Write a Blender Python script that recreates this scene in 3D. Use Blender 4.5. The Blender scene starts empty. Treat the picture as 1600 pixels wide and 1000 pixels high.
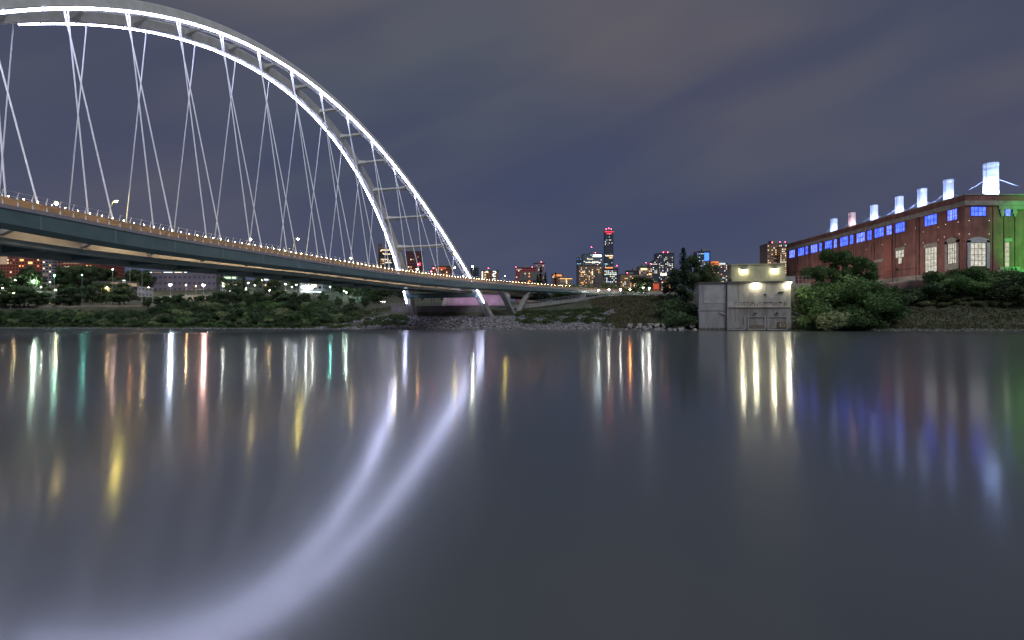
import bpy, bmesh, math, random
from mathutils import Vector, Matrix
import numpy as np
R = math.radians
random.seed(7)
S = bpy.context.scene
COL = S.collection
FPX, HZ, CAMZ = 893.7, 502.0, 3.4          # focal length in photo pixels, horizon row, eye height above the water

# ------------------------------------------------------------------ camera
cam_d = bpy.data.cameras.new('camera'); cam = bpy.data.objects.new('camera', cam_d); COL.objects.link(cam)
cam_d.sensor_width = 36; cam_d.lens = FPX / 1600 * 36; cam_d.clip_end = 20000; cam_d.clip_start = 0.1
cam_d.shift_y = 2 / 1600
cam.location = (0, 0, CAMZ); cam.rotation_euler = (R(90), 0, 0)
S.camera = cam
S.view_settings.view_transform = 'Standard'; S.view_settings.look = 'None'
S.view_settings.exposure = 0; S.view_settings.gamma = 1
S.cycles.use_denoising = True
S.cycles.max_bounces = 6; S.cycles.diffuse_bounces = 2; S.cycles.glossy_bounces = 3
S.cycles.caustics_reflective = True; S.cycles.blur_glossy = 1.5; S.cycles.caustics_refractive = False
S.cycles.use_light_tree = True; S.cycles.use_adaptive_sampling = False

# ------------------------------------------------------------------ night sky
W = bpy.data.worlds.new('World'); S.world = W; W.use_nodes = True
nt = W.node_tree; nt.nodes.clear()
def N(nt, t, **k):
    n = nt.nodes.new(t)
    for a, b in k.items(): setattr(n, a, b)
    return n
def sky():
    L = nt.links.new
    tc = N(nt, 'ShaderNodeTexCoord'); sp = N(nt, 'ShaderNodeSeparateXYZ'); L(tc.outputs['Generated'], sp.inputs[0])
    def m(op, a, b=None, c=None):
        n = N(nt, 'ShaderNodeMath', operation=op)
        for i, x in enumerate((a, b, c)):
            if x is None: continue
            if isinstance(x, (int, float)): n.inputs[i].default_value = x
            else: L(x, n.inputs[i])
        return n.outputs[0]
    zz = m('MAXIMUM', sp.outputs[2], 0.0)
    az = m('ARCTAN2', sp.outputs[0], sp.outputs[1]); el = m('ARCSINE', zz)
    cb = N(nt, 'ShaderNodeCombineXYZ'); L(az, cb.inputs[0]); L(el, cb.inputs[1])
    def field(rot, sx, sy, off, detail, dist, rough=.5):      # soft cloud streaks drawn out by the wind
        m1 = N(nt, 'ShaderNodeMapping', vector_type='TEXTURE'); m1.inputs['Rotation'].default_value = (0, 0, R(rot)); L(cb.outputs[0], m1.inputs[0])
        mp = N(nt, 'ShaderNodeMapping'); mp.inputs['Scale'].default_value = (sx, sy, 1); mp.inputs['Location'].default_value = off; L(m1.outputs[0], mp.inputs[0])
        n = N(nt, 'ShaderNodeTexNoise'); n.inputs['Scale'].default_value = 1; n.inputs['Detail'].default_value = detail; n.inputs['Roughness'].default_value = rough; n.inputs['Distortion'].default_value = dist
        L(mp.outputs[0], n.inputs['Vector']); return n
    na = field(SKY_ROT, 2.1, 7.5, SKY_OFF, 2.0, .35); nb = field(SKY_ROT - 12, 1.1, 3.2, (SKY_OFF[1]+4, SKY_OFF[0]+7, 0), 1.5, .2)
    n2 = field(5, 1.6, 2.6, (4.2, 1.7, 0), 1.0, 0)
    n1 = N(nt, 'ShaderNodeMix', data_type='FLOAT'); n1.inputs[0].default_value = .5; L(na.outputs[0], n1.inputs[2]); L(nb.outputs[0], n1.inputs[3])
    r = N(nt, 'ShaderNodeValToRGB'); r.color_ramp.interpolation = 'B_SPLINE'
    e = r.color_ramp.elements; e[0].position = 0.405; e[0].color = (0, 0, 0, 1); e[1].position = 0.605; e[1].color = (1, 1, 1, 1)
    L(n1.outputs[0], r.inputs[0])
    g = N(nt, 'ShaderNodeValToRGB'); e = g.color_ramp.elements      # clear night air, bluer toward the horizon
    e[0].position = 0.0; e[0].color = (0.058, 0.078, 0.154, 1)
    e[1].position = 0.20; e[1].color = (0.052, 0.063, 0.130, 1)
    x = e.new(0.45); x.color = (0.058, 0.068, 0.116, 1)
    x = e.new(1.0); x.color = (0.064, 0.075, 0.112, 1)
    L(zz, g.inputs[0])
    c2 = N(nt, 'ShaderNodeValToRGB'); e = c2.color_ramp.elements    # cloud lit from below by the city
    e[0].position = 0.35; e[0].color = (0.085, 0.103, 0.137, 1); e[1].position = 0.65; e[1].color = (0.126, 0.116, 0.134, 1)
    L(n2.outputs[0], c2.inputs[0])
    hf = N(nt, 'ShaderNodeMapRange'); hf.inputs[1].default_value = 0.02; hf.inputs[2].default_value = 0.30; hf.inputs[2].default_value = 0.24; hf.inputs[3].default_value = 0.15; hf.inputs[4].default_value = 1.0
    L(zz, hf.inputs[0])
    mx = N(nt, 'ShaderNodeMix', data_type='RGBA'); L(m('MULTIPLY', r.outputs[0], hf.outputs[0]), mx.inputs[0])
    L(g.outputs[0], mx.inputs[6]); L(c2.outputs[0], mx.inputs[7])
    bg = N(nt, 'ShaderNodeBackground'); bg.inputs[1].default_value = SKY_STR; L(mx.outputs[2], bg.inputs[0])
    out = N(nt, 'ShaderNodeOutputWorld'); L(bg.outputs[0], out.inputs[0])
SKY_ROT, SKY_OFF, SKY_STR = 18, (6.6, 11.4, 0), 1.0
sky()

# the only distant light: wide, cool fill sun added behind the viewer to lift the dark banks
sd = bpy.data.lights.new('fill_sun', 'SUN'); sd.energy = 1.4; sd.angle = R(25); sd.color = (0.93, 0.96, 1.0)
so = bpy.data.objects.new('fill_sun', sd); COL.objects.link(so); so.rotation_euler = (R(39), 0, R(27))

# ------------------------------------------------------------------ helpers
def tag(o, label=None, cat=None, group=None, kind=None):
    if label: o['label'] = label
    if cat: o['category'] = cat
    if group: o['group'] = group
    if kind: o['kind'] = kind
    return o
def empty(name, loc, label=None, cat=None, group=None, rz=0):
    o = bpy.data.objects.new(name, None); COL.objects.link(o); o.location = loc; o.rotation_euler = (0, 0, rz)
    return tag(o, label, cat, group)
def copy_tree(o, parent=None):
    c = o.copy(); COL.objects.link(c)
    if parent: c.parent = parent
    for ch in [x for x in KIDS.get(o.name, [])]:
        d = copy_tree(bpy.data.objects[ch], c); KIDS.setdefault(c.name, []).append(d.name)
    return c
KIDS = {}
class MB:
    """collects shapes; build() links them as one mesh object"""
    def __init__(s): s.v = []; s.f = []; s.mi = []
    def add(s, vs, fs, mi=0):
        b = len(s.v); s.v += [tuple(x) for x in vs]; s.f += [[b + i for i in q] for q in fs]; s.mi += [mi] * len(fs); return s
    def box(s, x0, x1, y0, y1, z0, z1, mi=0):
        return s.add([(x0,y0,z0),(x1,y0,z0),(x1,y1,z0),(x0,y1,z0),(x0,y0,z1),(x1,y0,z1),(x1,y1,z1),(x0,y1,z1)],
                     [(0,3,2,1),(4,5,6,7),(0,1,5,4),(1,2,6,5),(2,3,7,6),(3,0,4,7)], mi)
    def prism(s, pts, y0, y1, mi=0):
        """outline in x,z pushed from y0 to y1"""
        n = len(pts); vs = [(p[0], y0, p[1]) for p in pts] + [(p[0], y1, p[1]) for p in pts]
        fs = [tuple(range(n)), tuple(range(2*n-1, n-1, -1))] + [(i, i+n, (i+1) % n + n, (i+1) % n) for i in range(n)]
        return s.add(vs, fs, mi)
    def tube(s, pts, rad, n=6, mi=0, cap=True):
        pts = [Vector(p) for p in pts]
        rad = rad if isinstance(rad, (list, tuple)) else [rad] * len(pts)
        vs = []; ref = Vector((0.3, 0.2, 1)).normalized()
        for i, p in enumerate(pts):
            t = (pts[min(i+1, len(pts)-1)] - pts[max(i-1, 0)]).normalized()
            a = t.cross(ref); a = a.normalized() if a.length > 1e-3 else t.cross(Vector((1, 0, 0))).normalized()
            b = t.cross(a)
            for k in range(n):
                q = 2 * math.pi * k / n; vs.append(p + (a * math.cos(q) + b * math.sin(q)) * rad[i])
        fs = [(i*n+k, i*n+(k+1) % n, (i+1)*n+(k+1) % n, (i+1)*n+k) for i in range(len(pts)-1) for k in range(n)]
        if cap: fs += [tuple(range(n-1, -1, -1)), tuple(range((len(pts)-1)*n, len(pts)*n))]
        return s.add(vs, fs, mi)
    def lathe(s, prof, cx=0, cy=0, cz=0, n=16, mi=0):
        vs = [(cx + r*math.cos(2*math.pi*k/n), cy + r*math.sin(2*math.pi*k/n), cz + z) for r, z in prof for k in range(n)]
        m = len(prof)
        fs = [(i*n+k, i*n+(k+1) % n, (i+1)*n+(k+1) % n, (i+1)*n+k) for i in range(m-1) for k in range(n)]
        fs += [tuple(range(n-1, -1, -1)), tuple(range((m-1)*n, m*n))]
        return s.add(vs, fs, mi)
    def ball(s, c, r, n=8, m=5, mi=0, sq=1.0):
        prof = [(max(1e-3, r*math.sin(math.pi*(i/m))), -r*sq*math.cos(math.pi*(i/m))) for i in range(m+1)]
        return s.lathe(prof, c[0], c[1], c[2], n, mi)
    def hull(s, pts, mi=0):
        bm = bmesh.new(); vv = [bm.verts.new(p) for p in pts]
        r = bmesh.ops.convex_hull(bm, input=vv); bmesh.ops.delete(bm, geom=[v for v in bm.verts if not v.link_faces], context='VERTS')
        bm.verts.index_update(); s.add([v.co[:] for v in bm.verts], [[v.index for v in f.verts] for f in bm.faces], mi); bm.free(); return s
    def sweep(s, secs, mi=0, caps=True):
        """secs: list of closed sections with the same number of points"""
        n = len(secs[0]); vs = [p for q in secs for p in q]
        fs = [(i*n+k, (i+1)*n+k, (i+1)*n+(k+1) % n, i*n+(k+1) % n) for i in range(len(secs)-1) for k in range(n)]
        if caps: fs += [tuple(range(n)), tuple(range(len(secs)*n-1, (len(secs)-1)*n-1, -1))]
        return s.add(vs, fs, mi)
    def mesh(s, name, mats, smooth=False):
        me = bpy.data.meshes.new(name); me.from_pydata(s.v, [], s.f)
        for m in (mats if isinstance(mats, (list, tuple)) else [mats]): me.materials.append(m)
        if any(s.mi): me.polygons.foreach_set('material_index', s.mi)
        if smooth: me.polygons.foreach_set('use_smooth', [True] * len(me.polygons))
        me.update(); return me
    def build(s, name, mats, parent=None, smooth=False, loc=(0, 0, 0), bevel=0):
        return link(name, s.mesh(name, mats, smooth), parent, loc, bevel)
def link(name, me, parent=None, loc=(0, 0, 0), bevel=0):
    o = bpy.data.objects.new(name, me); COL.objects.link(o); o.location = loc
    if parent is not None: o.parent = parent; KIDS.setdefault(parent.name, []).append(o.name)
    if bevel:
        b = o.modifiers.new('bevel', 'BEVEL'); b.width = bevel; b.segments = 2; b.limit_method = 'ANGLE'
    return o

# ------------------------------------------------------------------ materials
def mat(name, col, rough=0.7, metal=0.0, col2=None, scale=1.0, bump=0.0, bscale=None, stretch=(1, 1, 1), spec=0.5, detail=4, lo=0.38, hi=0.62, rand=0.0):
    m = bpy.data.materials.new(name); m.use_nodes = True; t = m.node_tree; b = t.nodes['Principled BSDF']; L = t.links.new
    b.inputs['Roughness'].default_value = rough; b.inputs['Metallic'].default_value = metal
    b.inputs['Specular IOR Level'].default_value = spec
    b.inputs['Base Color'].default_value = (*col, 1)
    tc = N(t, 'ShaderNodeTexCoord'); mp = N(t, 'ShaderNodeMapping'); mp.inputs['Scale'].default_value = stretch; L(tc.outputs['Object'], mp.inputs[0])
    src = None
    if col2:
        n = N(t, 'ShaderNodeTexNoise'); n.inputs['Scale'].default_value = scale; n.inputs['Detail'].default_value = detail; L(mp.outputs[0], n.inputs['Vector'])
        r = N(t, 'ShaderNodeValToRGB'); r.color_ramp.elements[0].position = lo; r.color_ramp.elements[1].position = hi
        r.color_ramp.elements[0].color = (*col, 1); r.color_ramp.elements[1].color = (*col2, 1)
        L(n.outputs[0], r.inputs[0]); src = r.outputs[0]
        if rand:
            oi = N(t, 'ShaderNodeObjectInfo'); mr = N(t, 'ShaderNodeMapRange'); mr.inputs[3].default_value = 1 - rand; mr.inputs[4].default_value = 1 + rand
            L(oi.outputs['Random'], mr.inputs[0]); hs = N(t, 'ShaderNodeHueSaturation'); L(mr.outputs[0], hs.inputs['Value']); L(src, hs.inputs['Color']); src = hs.outputs[0]
        L(src, b.inputs['Base Color'])
    if bump:
        n = N(t, 'ShaderNodeTexNoise'); n.inputs['Scale'].default_value = bscale or scale * 4; n.inputs['Detail'].default_value = 6; L(mp.outputs[0], n.inputs['Vector'])
        bp = N(t, 'ShaderNodeBump'); bp.inputs['Strength'].default_value = bump; bp.inputs['Distance'].default_value = 0.2; L(n.outputs[0], bp.inputs['Height']); L(bp.outputs[0], b.inputs['Normal'])
    return m
def emit(name, col, strength):
    m = bpy.data.materials.new(name); m.use_nodes = True; b = m.node_tree.nodes['Principled BSDF']
    b.inputs['Base Color'].default_value = (.04,.04,.04,1); b.inputs['Emission Color'].default_value = (*col, 1); b.inputs['Emission Strength'].default_value = strength
    b.inputs['Roughness'].default_value = 0.4
    return m
def emit_var(name, col, col2, strength, scale):
    """a lit window: glazing bars and things behind the glass make the light uneven"""
    m = emit(name, col, strength); t = m.node_tree; b = t.nodes['Principled BSDF']
    tc = N(t, 'ShaderNodeTexCoord'); n = N(t, 'ShaderNodeTexNoise'); n.inputs['Scale'].default_value = scale; n.inputs['Detail'].default_value = 3
    t.links.new(tc.outputs['Object'], n.inputs['Vector'])
    r = N(t, 'ShaderNodeValToRGB'); r.color_ramp.elements[0].position = .35; r.color_ramp.elements[1].position = .65
    r.color_ramp.elements[0].color = (*col2, 1); r.color_ramp.elements[1].color = (*col, 1)
    t.links.new(n.outputs[0], r.inputs[0]); t.links.new(r.outputs[0], b.inputs['Emission Color'])
    return m
def facade(name, wall, glass, w, h, fx=(0.2, 0.8), fz=(0.3, 0.75), rough=0.6):
    """wall with a grid of unlit panes, in metres from the building's base corner"""
    m = bpy.data.materials.new(name); m.use_nodes = True; t = m.node_tree; b = t.nodes['Principled BSDF']; L = t.links.new
    tc = N(t, 'ShaderNodeTexCoord'); sp = N(t, 'ShaderNodeSeparateXYZ'); L(tc.outputs['Object'], sp.inputs[0])
    def mm(op, a, c):
        n = N(t, 'ShaderNodeMath', operation=op)
        for i, x in enumerate((a, c)):
            if isinstance(x, (int, float)): n.inputs[i].default_value = x
            else: L(x, n.inputs[i])
        return n.outputs[0]
    s = mm('ADD', sp.outputs[0], sp.outputs[1])
    fu = mm('FRACT', mm('DIVIDE', s, w), 0); fv = mm('FRACT', mm('DIVIDE', sp.outputs[2], h), 0)
    k = mm('MULTIPLY', mm('MULTIPLY', mm('GREATER_THAN', fu, fx[0]), mm('LESS_THAN', fu, fx[1])), mm('MULTIPLY', mm('GREATER_THAN', fv, fz[0]), mm('LESS_THAN', fv, fz[1])))
    n = N(t, 'ShaderNodeTexNoise'); n.inputs['Scale'].default_value = 0.15; L(tc.outputs['Object'], n.inputs['Vector'])
    hs = N(t, 'ShaderNodeHueSaturation'); hs.inputs['Color'].default_value = (*wall, 1); L(mm('ADD', mm('MULTIPLY', n.outputs[0], .6), .7), hs.inputs['Value'])
    mx = N(t, 'ShaderNodeMix', data_type='RGBA'); L(k, mx.inputs[0]); L(hs.outputs[0], mx.inputs[6]); mx.inputs[7].default_value = (*glass, 1)
    L(mx.outputs[2], b.inputs['Base Color'])
    mr = N(t, 'ShaderNodeMapRange'); mr.inputs[3].default_value = rough; mr.inputs[4].default_value = 0.15; L(k, mr.inputs[0]); L(mr.outputs[0], b.inputs['Roughness'])
    return m
def foliage(name, a, b_, scale=.5, rand=.35):
    m = mat(name, a, 0.75, col2=b_, scale=scale, detail=2, rand=rand, spec=0.2)
    t = m.node_tree; b = t.nodes['Principled BSDF']; L = t.links.new
    tr = N(t, 'ShaderNodeBsdfTranslucent'); src = b.inputs['Base Color'].links[0].from_socket; L(src, tr.inputs[0])
    mx = N(t, 'ShaderNodeMixShader'); mx.inputs[0].default_value = 0.3
    L(b.outputs[0], mx.inputs[1]); L(tr.outputs[0], mx.inputs[2]); L(mx.outputs[0], t.nodes['Material Output'].inputs[0])
    return m
M = {}
M['white_steel'] = mat('white_steel', (.62,.62,.60), .45, col2=(.54,.54,.51), scale=.6)
M['hanger'] = mat('hanger_steel', (.93,.93,.95), .4)
M['teal'] = mat('painted_girder', (.10,.165,.17), .3, col2=(.125,.19,.193), scale=.35)
M['under'] = mat('lightened_girder_paint', (.30,.36,.36), .25, col2=(.24,.30,.30), scale=.35)  # girder paint made paler to replace missing light from below
M['coping'] = mat('coping', (.36,.34,.36), .7, col2=(.30,.28,.31), scale=1.5)
M['soffit'] = mat('deck_edge', (.50,.46,.40), .7, col2=(.42,.38,.32), scale=.25)
M['asphalt'] = mat('asphalt', (.05,.05,.052), .85, col2=(.065,.063,.06), scale=3, bump=.3)
M['concrete'] = mat('concrete', (.30,.30,.29), .85, col2=(.22,.22,.21), scale=.5, bump=.3, bscale=5)
M['concrete_pale'] = mat('concrete_pale', (.42,.41,.40), .8, col2=(.34,.33,.33), scale=.4, bump=.2, bscale=4)
M['metal'] = mat('galvanised', (.45,.46,.47), .4, .3)
M['dark_metal'] = mat('dark_metal', (.04,.04,.045), .5)
M['bark'] = mat('bark', (.06,.045,.035), .9, col2=(.10,.08,.06), scale=2, bump=.6)

# ------------------------------------------------------------------ terrain
TS = np.array([-400, -40, -6, 0, 8, 20, 29, 32, 45, 60, 90, 150, 300, 600, 1500, 9000.])
PX = np.array([-400, -250, -110, -72, -58, -15, -4, 20, 50, 68, 100, 120, 165, 400.])
PZ = np.array([
 [-6,-5,-1.2,0, 1,4,6.5,7.5,11.5,13.2,14.5,24,46,60,60,60],
 [-6,-5,-1.2,0, 1,4,6.5,7.5,11.5,13.2,14.5,24,46,60,60,60],
 [-6,-5,-1.2,0, 1,3.5,6,7,11,13,16,22,38,54,55,60],
 [-6,-5,-1.2,0, 1.2,4,7,8,9.5,11,13,18,30,45,55,60],
 [-6,-5,-1.2,0, 1.6,4.8,6.2,10.2,10.8,11.2,13,17,26,40,50,60],
 [-6,-5,-1.2,0, 1.6,4.8,6.2,10.2,10.8,11.2,13,16,22,30,40,45],
 [-6,-5,-1.2,0, 1.6,4.8,6.6,7.0,9.8,12,13,16,22,30,40,45],
 [-6,-5,-1.2,0, 1.6,5,7.2,8,12,13,14,16,20,28,40,45],
 [-6,-5,-1.2,0, 1.6,5.5,8.5,9.6,15,16.5,17,18,20,28,40,45],
 [-6,-5,-1.2,0, 1.6,6,9.5,10.5,15,16.5,17,18,20,28,40,45],
 [-6,-5,-1.2,0, 1.6,6,9.5,10.5,15,16.5,17,18,20,28,40,45],
 [-6,-5,-1.2,0, 2.0,6.8,11,12.2,15.5,17,18,18.5,20,25,35,40],
 [-6,-5,-1.2,0, 2.2,8,12.5,13.6,16.5,17.5,18,18.5,20,25,35,40],
 [-6,-5,-1.2,0, 2.2,8,12.5,13.6,16.5,17.5,18,18.5,20,25,35,40.]])
def shore(x): return 228.4 - 0.2 * x + 1.3 * math.sin(x * .09) + .6 * math.sin(x * .31 + 1)
def wob(x, y): return .5 * math.sin(x*.17 + y*.05) * math.sin(y*.13 - x*.04) + .25 * math.sin(x*.53+1) * math.sin(y*.47)
def ground(x, y):
    yn = 3 - .3 * x
    if y < yn + 60 and x > -700:                     # the near bank, under the viewer's feet and behind
        d = yn - y
        return -5 if d < -14 else min(d * .34, 11 + min(6, d * .01))
    t = (y - shore(x)) * .98
    xs = min(max(x, -399.9), 399.9)
    i = int(np.searchsorted(PX, xs)) - 1; i = max(0, min(i, len(PX) - 2)); k = (xs - PX[i]) / (PX[i+1] - PX[i])
    z = (1 - k) * np.interp(t, TS, PZ[i]) + k * np.interp(t, TS, PZ[i+1])
    return float(z) + (wob(x, y) * min(1, t / 12) * .55 if t > 0 else 0)
def P(u, v, Y): return Vector(((u - 800) / FPX * Y, Y, CAMZ + (HZ - v) / FPX * Y))
def on_ray(u, v, H=0.0, y0=190, y1=1600):
    """where the sight line through a measured point of the photo is H metres above the ground"""
    Y = y0
    while Y < y1:
        p = P(u, v, Y)
        if p.z <= ground(p.x, Y) + H and Y > shore(p.x): return p
        Y += .5
    return P(u, v, 330)
def build_ground():
    xs = sorted(set([-9000,-5000,-3000,-2000,-1400,-1000,-800,-650,-560,-500,-460] + [i * 3.2 - 420 for i in range(263)] + [440,480,540,620,750,900,1200,1700,2500,4000,9000]))
    ys = sorted(set([-3000,-1000,-300,-100,-50,-25,-12,-6,-2,2,5,9,14,20,28,36,45,55,70,95,120,140] + [150 + i * 2.2 for i in range(105)] + [385 + i * 9 for i in range(28)] + [660,700,760,840,950,1100,1400,1800,2500,4000,9000]))
    nx = len(xs); v = [(x, y, ground(x, y)) for y in ys for x in xs]
    f = [(j*nx+i, j*nx+i+1, (j+1)*nx+i+1, (j+1)*nx+i) for j in range(len(ys)-1) for i in range(nx-1)]
    mb = MB(); mb.v = v; mb.f = f; mb.mi = [0] * len(f)
    m = mat('bank_soil', (.05,.062,.035), .95, col2=(.10,.098,.07), scale=.16, bump=.8, bscale=1.3, detail=8)
    o = mb.build('ground', m, smooth=True); tag(o, kind='structure')
build_ground()
def build_water():
    """slow river averaged over the ripples: a narrow and a broader gloss lobe"""
    m = bpy.data.materials.new('river_water'); m.use_nodes = True; t = m.node_tree; b = t.nodes['Principled BSDF']; L = t.links.new
    b2 = N(t, 'ShaderNodeBsdfPrincipled'); mx = N(t, 'ShaderNodeMixShader'); mx.inputs[0].default_value = .30
    L(b.outputs[0], mx.inputs[1]); L(b2.outputs[0], mx.inputs[2]); L(mx.outputs[0], t.nodes['Material Output'].inputs[0])
    tc = N(t, 'ShaderNodeTexCoord'); mp = N(t, 'ShaderNodeMapping'); mp.inputs['Scale'].default_value = (.006, .009, 1); L(tc.outputs['Object'], mp.inputs[0])
    n = N(t, 'ShaderNodeTexNoise'); n.inputs['Scale'].default_value = 1; n.inputs['Detail'].default_value = 1; L(mp.outputs[0], n.inputs['Vector'])
    for q, lo, hi in ((b, .118, .148), (b2, .284, .292)):
        q.inputs['Base Color'].default_value = (.06,.072,.070, 1); q.inputs['IOR'].default_value = WATER_IOR
        mr = N(t, 'ShaderNodeMapRange'); mr.inputs[1].default_value = .3; mr.inputs[2].default_value = .7; mr.inputs[3].default_value = lo; mr.inputs[4].default_value = hi; L(n.outputs[0], mr.inputs[0]); L(mr.outputs[0], q.inputs['Roughness'])
    tg = N(t, 'ShaderNodeCombineXYZ'); tg.inputs[1].default_value = 1.0
    for q in (b, b2):
        q.inputs['Anisotropic'].default_value = .42; L(tg.outputs[0], q.inputs['Tangent'])
    mb = MB(); mb.add([(-1600,-60,0),(1600,-60,0),(1600,700,0),(-1600,700,0)], [(0,1,2,3)])
    tag(mb.build('water', m), kind='structure')
WATER_IOR = 2.5
build_water()

# ------------------------------------------------------------------ the arch bridge
TH, BX, BY, LB, KK, RISE, ZF, S0, DS, LW, LE, SPAN = .333, -28.432, 260.627, 19.07, .231, 66.2, 5.65, 24.657, 12.023, 11.415, 12.85, 230.
CT, ST = math.cos(TH), math.sin(TH)
def bp(s, l, z): return Vector((BX - s*ST + l*CT, BY - s*CT - l*ST, z))      # s: metres back from the far footings, l: metres east of the axis
def rib_z(s): return ZF + 4*RISE*s*(SPAN-s)/SPAN**2
def rib_l(s): return LB - KK*(rib_z(s)-ZF)
def lout(s): return 16 + .00085*(s-109)**2 + (.0036*(20-s)**2 if s < 20 else 0)      # outer edge of the footpath
def bend(s): return .0011*(20-s)**2 if s < 20 else 0
_zt = ([-120,-75,-33,0,24,52,82,112,135,153,167,177,187,215,280], [18.6,19.1,19.56,19.78,19.5,19.05,18.72,19.0,19.1,18.97,19.1,19.4,19.42,19.3,18.6])
_zb = ([-120,-75,-33,-4,24,60,95,112,135,153,167,177,187,215,280], [16.6,16.8,17.0,16.8,16.2,15.8,15.92,15.9,15.65,15.5,15.48,15.75,16.2,16.2,15.6])
def smooth(tab, s):
    return sum(np.interp(s + d, *tab) * w for d, w in ((-8,1),(-4,2),(0,3),(4,2),(8,1))) / 9
def zt(s): return float(smooth(_zt, s))
def zb(s): return float(smooth(_zb, s))
STN = [S0 + i*DS for i in range(16)]
def build_bridge():
    root = empty('arch_bridge', bp(0, 0, 5), 'white steel arch bridge with glowing white strips along both ribs, crossing the river', 'bridge')
    inv = Matrix.Translation(-root.location)
    def part(mb, name, m, parent=None, smooth=False):
        o = mb.build(name, m, parent or root, smooth)
        o.location = -root.location if parent is None else (0, 0, 0)
        return o
    STRIP = emit('light_strip', (.62, .65, 1.0), STRIP_E)
    def rib_frame(s, sg):
        def pt(q): return bp(q, sg*rib_l(q), rib_z(q))
        t = (pt(s+.5) - pt(s-.5)).normalized()
        e = Vector((CT, -ST, 0)) * CT_I + Vector((0, 0, 1)) * (sg * SN_I)      # lateral in the tilted plane's normal direction
        e = (e - t * e.dot(t)).normalized(); up = e.cross(t).normalized()
        if up.z < 0: up = -up
        return pt(s), t, e, up
    ki = math.atan(KK); CT_I, SN_I = math.cos(ki), math.sin(ki)
    def ribsize(s):
        k = abs(s - SPAN/2) / (SPAN/2); return 1.0 + .28*k*k, 1.15 + .35*k*k      # half width, half depth
    for sg in (1, -1):
        mb = MB(); secs = []
        for i in range(141):
            s = -1.2 + (SPAN + 2.4) * i / 140; p, t, e, up = rib_frame(s, sg); hw, hd = ribsize(s)
            c = .22
            p = p + up * hd * .9
            secs.append([p + e*a*hw + up*b*hd for a, b in ((-1,-1+c),(-1+c,-1),(1-c,-1),(1,-1+c),(1,1-c),(1-c,1),(-1+c,1),(-1,1-c))])
        mb.sweep(secs)
        rib = part(mb, 'arch_rib', M['white_steel'])
        # strip of light along the outer lower edge, in lengths with short gaps
        s = 5.2
        while s < SPAN - 5:
            n = min(s + DS/2 - .12, SPAN - 5); pts = []; hs = []
            for k in range(7):
                q = s + (n - s)*k/6; p, t, e, up = rib_frame(q, sg); hw, hd = ribsize(q)
                pts.append(p + e*sg*(hw + .05) - up*(hd*.1 + .26)); hs.append([p + e*sg*(hw+a) - up*(hd*.1+b) for a, b in ((-.8,.03),(.45,.03),(.45,.09),(-.8,.09))])  # hs: shield added to keep the strip's light off the rib faces
            if not (sg < 0 and 167 < s < 196): mb = MB(); mb.tube(pts, STRIP_R, 6); st = mb.build('light_strip', STRIP, rib); mb = MB(); mb.sweep(hs); mb.build('strip_shield', M['white_steel'], rib)     # a stretch near the crown of the west strip is out
            s += DS/2
        s = 8
        while s < SPAN - 8:                     # little brackets along the strip
            p, t, e, up = rib_frame(s, sg); hw, hd = ribsize(s)
            mb = MB(); mb.tube([p + e*sg*(hw*.1) - up*hd*.12, p + e*sg*(hw-.3) - up*(hd*.1+.2)], .07, 4); mb.build('strip_bracket', M['white_steel'], rib); s += DS/4
        # splice collar near the deck
        for s in (-1.0, SPAN + 1.0):
            mb = MB(); p, t, e, up = rib_frame(s, sg); q = p + up*.6
            mb.hull([q + e*a + Vector((0, 0, z)) + (t if s < 0 else t)*b for a in (-2.1, 2.1) for b in (-2.4, 2.4) for z in (-3.4, .1)])
            part(mb, 'footing', M['concrete_pale'])
    # braces between the ribs
    for i, s in enumerate([x + 2.4 for x in STN]):
        if i == 0: pass
        a, ta, ea, ua = rib_frame(s, -1); b, tb, eb, ub = rib_frame(s, 1); hd = ribsize(s)[1]
        a = a + ua*hd*.9; b = b + ub*hd*.9; mb = MB(); d = (b - a); secs = []
        up = (ua + ub).normalized(); t = ta
        for k in range(13):
            x = k/12; fl = abs(2*x - 1)**3; h = .34 + .75*fl; w = .45 + .9*fl
            c = a + d*x + up*(.35*(1-(2*x-1)**2)); secs.append([c + up*p*h + t*q*w for p, q in ((-1,-1),(-1,1),(1,1),(1,-1))])
        mb.sweep(secs); part(mb, 'brace', M['white_steel'])
    # portal beam under the deck between the legs
    for s in (8.2, SPAN - 8.2):
        z = rib_z(s); l = rib_l(s); mb = MB()
        mb.hull([bp(s + a, b, z + c) for a in (-1.2, 1.2) for b in (-l, l) for c in (-1.0, 1.1)]); part(mb, 'portal_beam', M['teal'])
    # hangers
    for i, s in enumerate(STN):
        for sg, foot in ((-1, bp(s, -LW, zt(s) + .3)), (1, bp(s, LE, zt(s) + .3)), (1, bp(s, lout(s) - .35, zt(s) + .1))):
            p, t, e, up = rib_frame(s, sg); top = p + t * (.45 if foot is not None and sg > 0 and (foot - bp(s, LE, zt(s) + .3)).length > .1 else -.3)
            d = (foot - top); mb = MB()
            mb.tube([top, foot], .125, 6)
            mb.tube([top, top + d*.045], .14, 6); mb.tube([foot - d.normalized()*2.2, foot], .14, 6)
            part(mb, 'hanger', M['hanger'])
    # decks
    ss = [-120 + i*4 for i in range(101)]
    mb = MB(); mb.sweep([[bp(s, l + bend(s), z) for l, z in ((-13.2, zt(s)-.1), (LE+.3, zt(s)-.1), (LE+.3, zt(s)-.7), (-13.2, zt(s)-.7))] for s in ss]); part(mb, 'roadway', M['asphalt'])
    mb = MB(); mb.sweep([[bp(s, l + bend(s), z) for l, z in ((11.0, zt(s)-.75), (11.25, zt(s)-.75), (11.25, zb(s)+.15), (11.0, zb(s)+.15))] for s in ss]); part(mb, 'edge_panel', M['soffit'])
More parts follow.
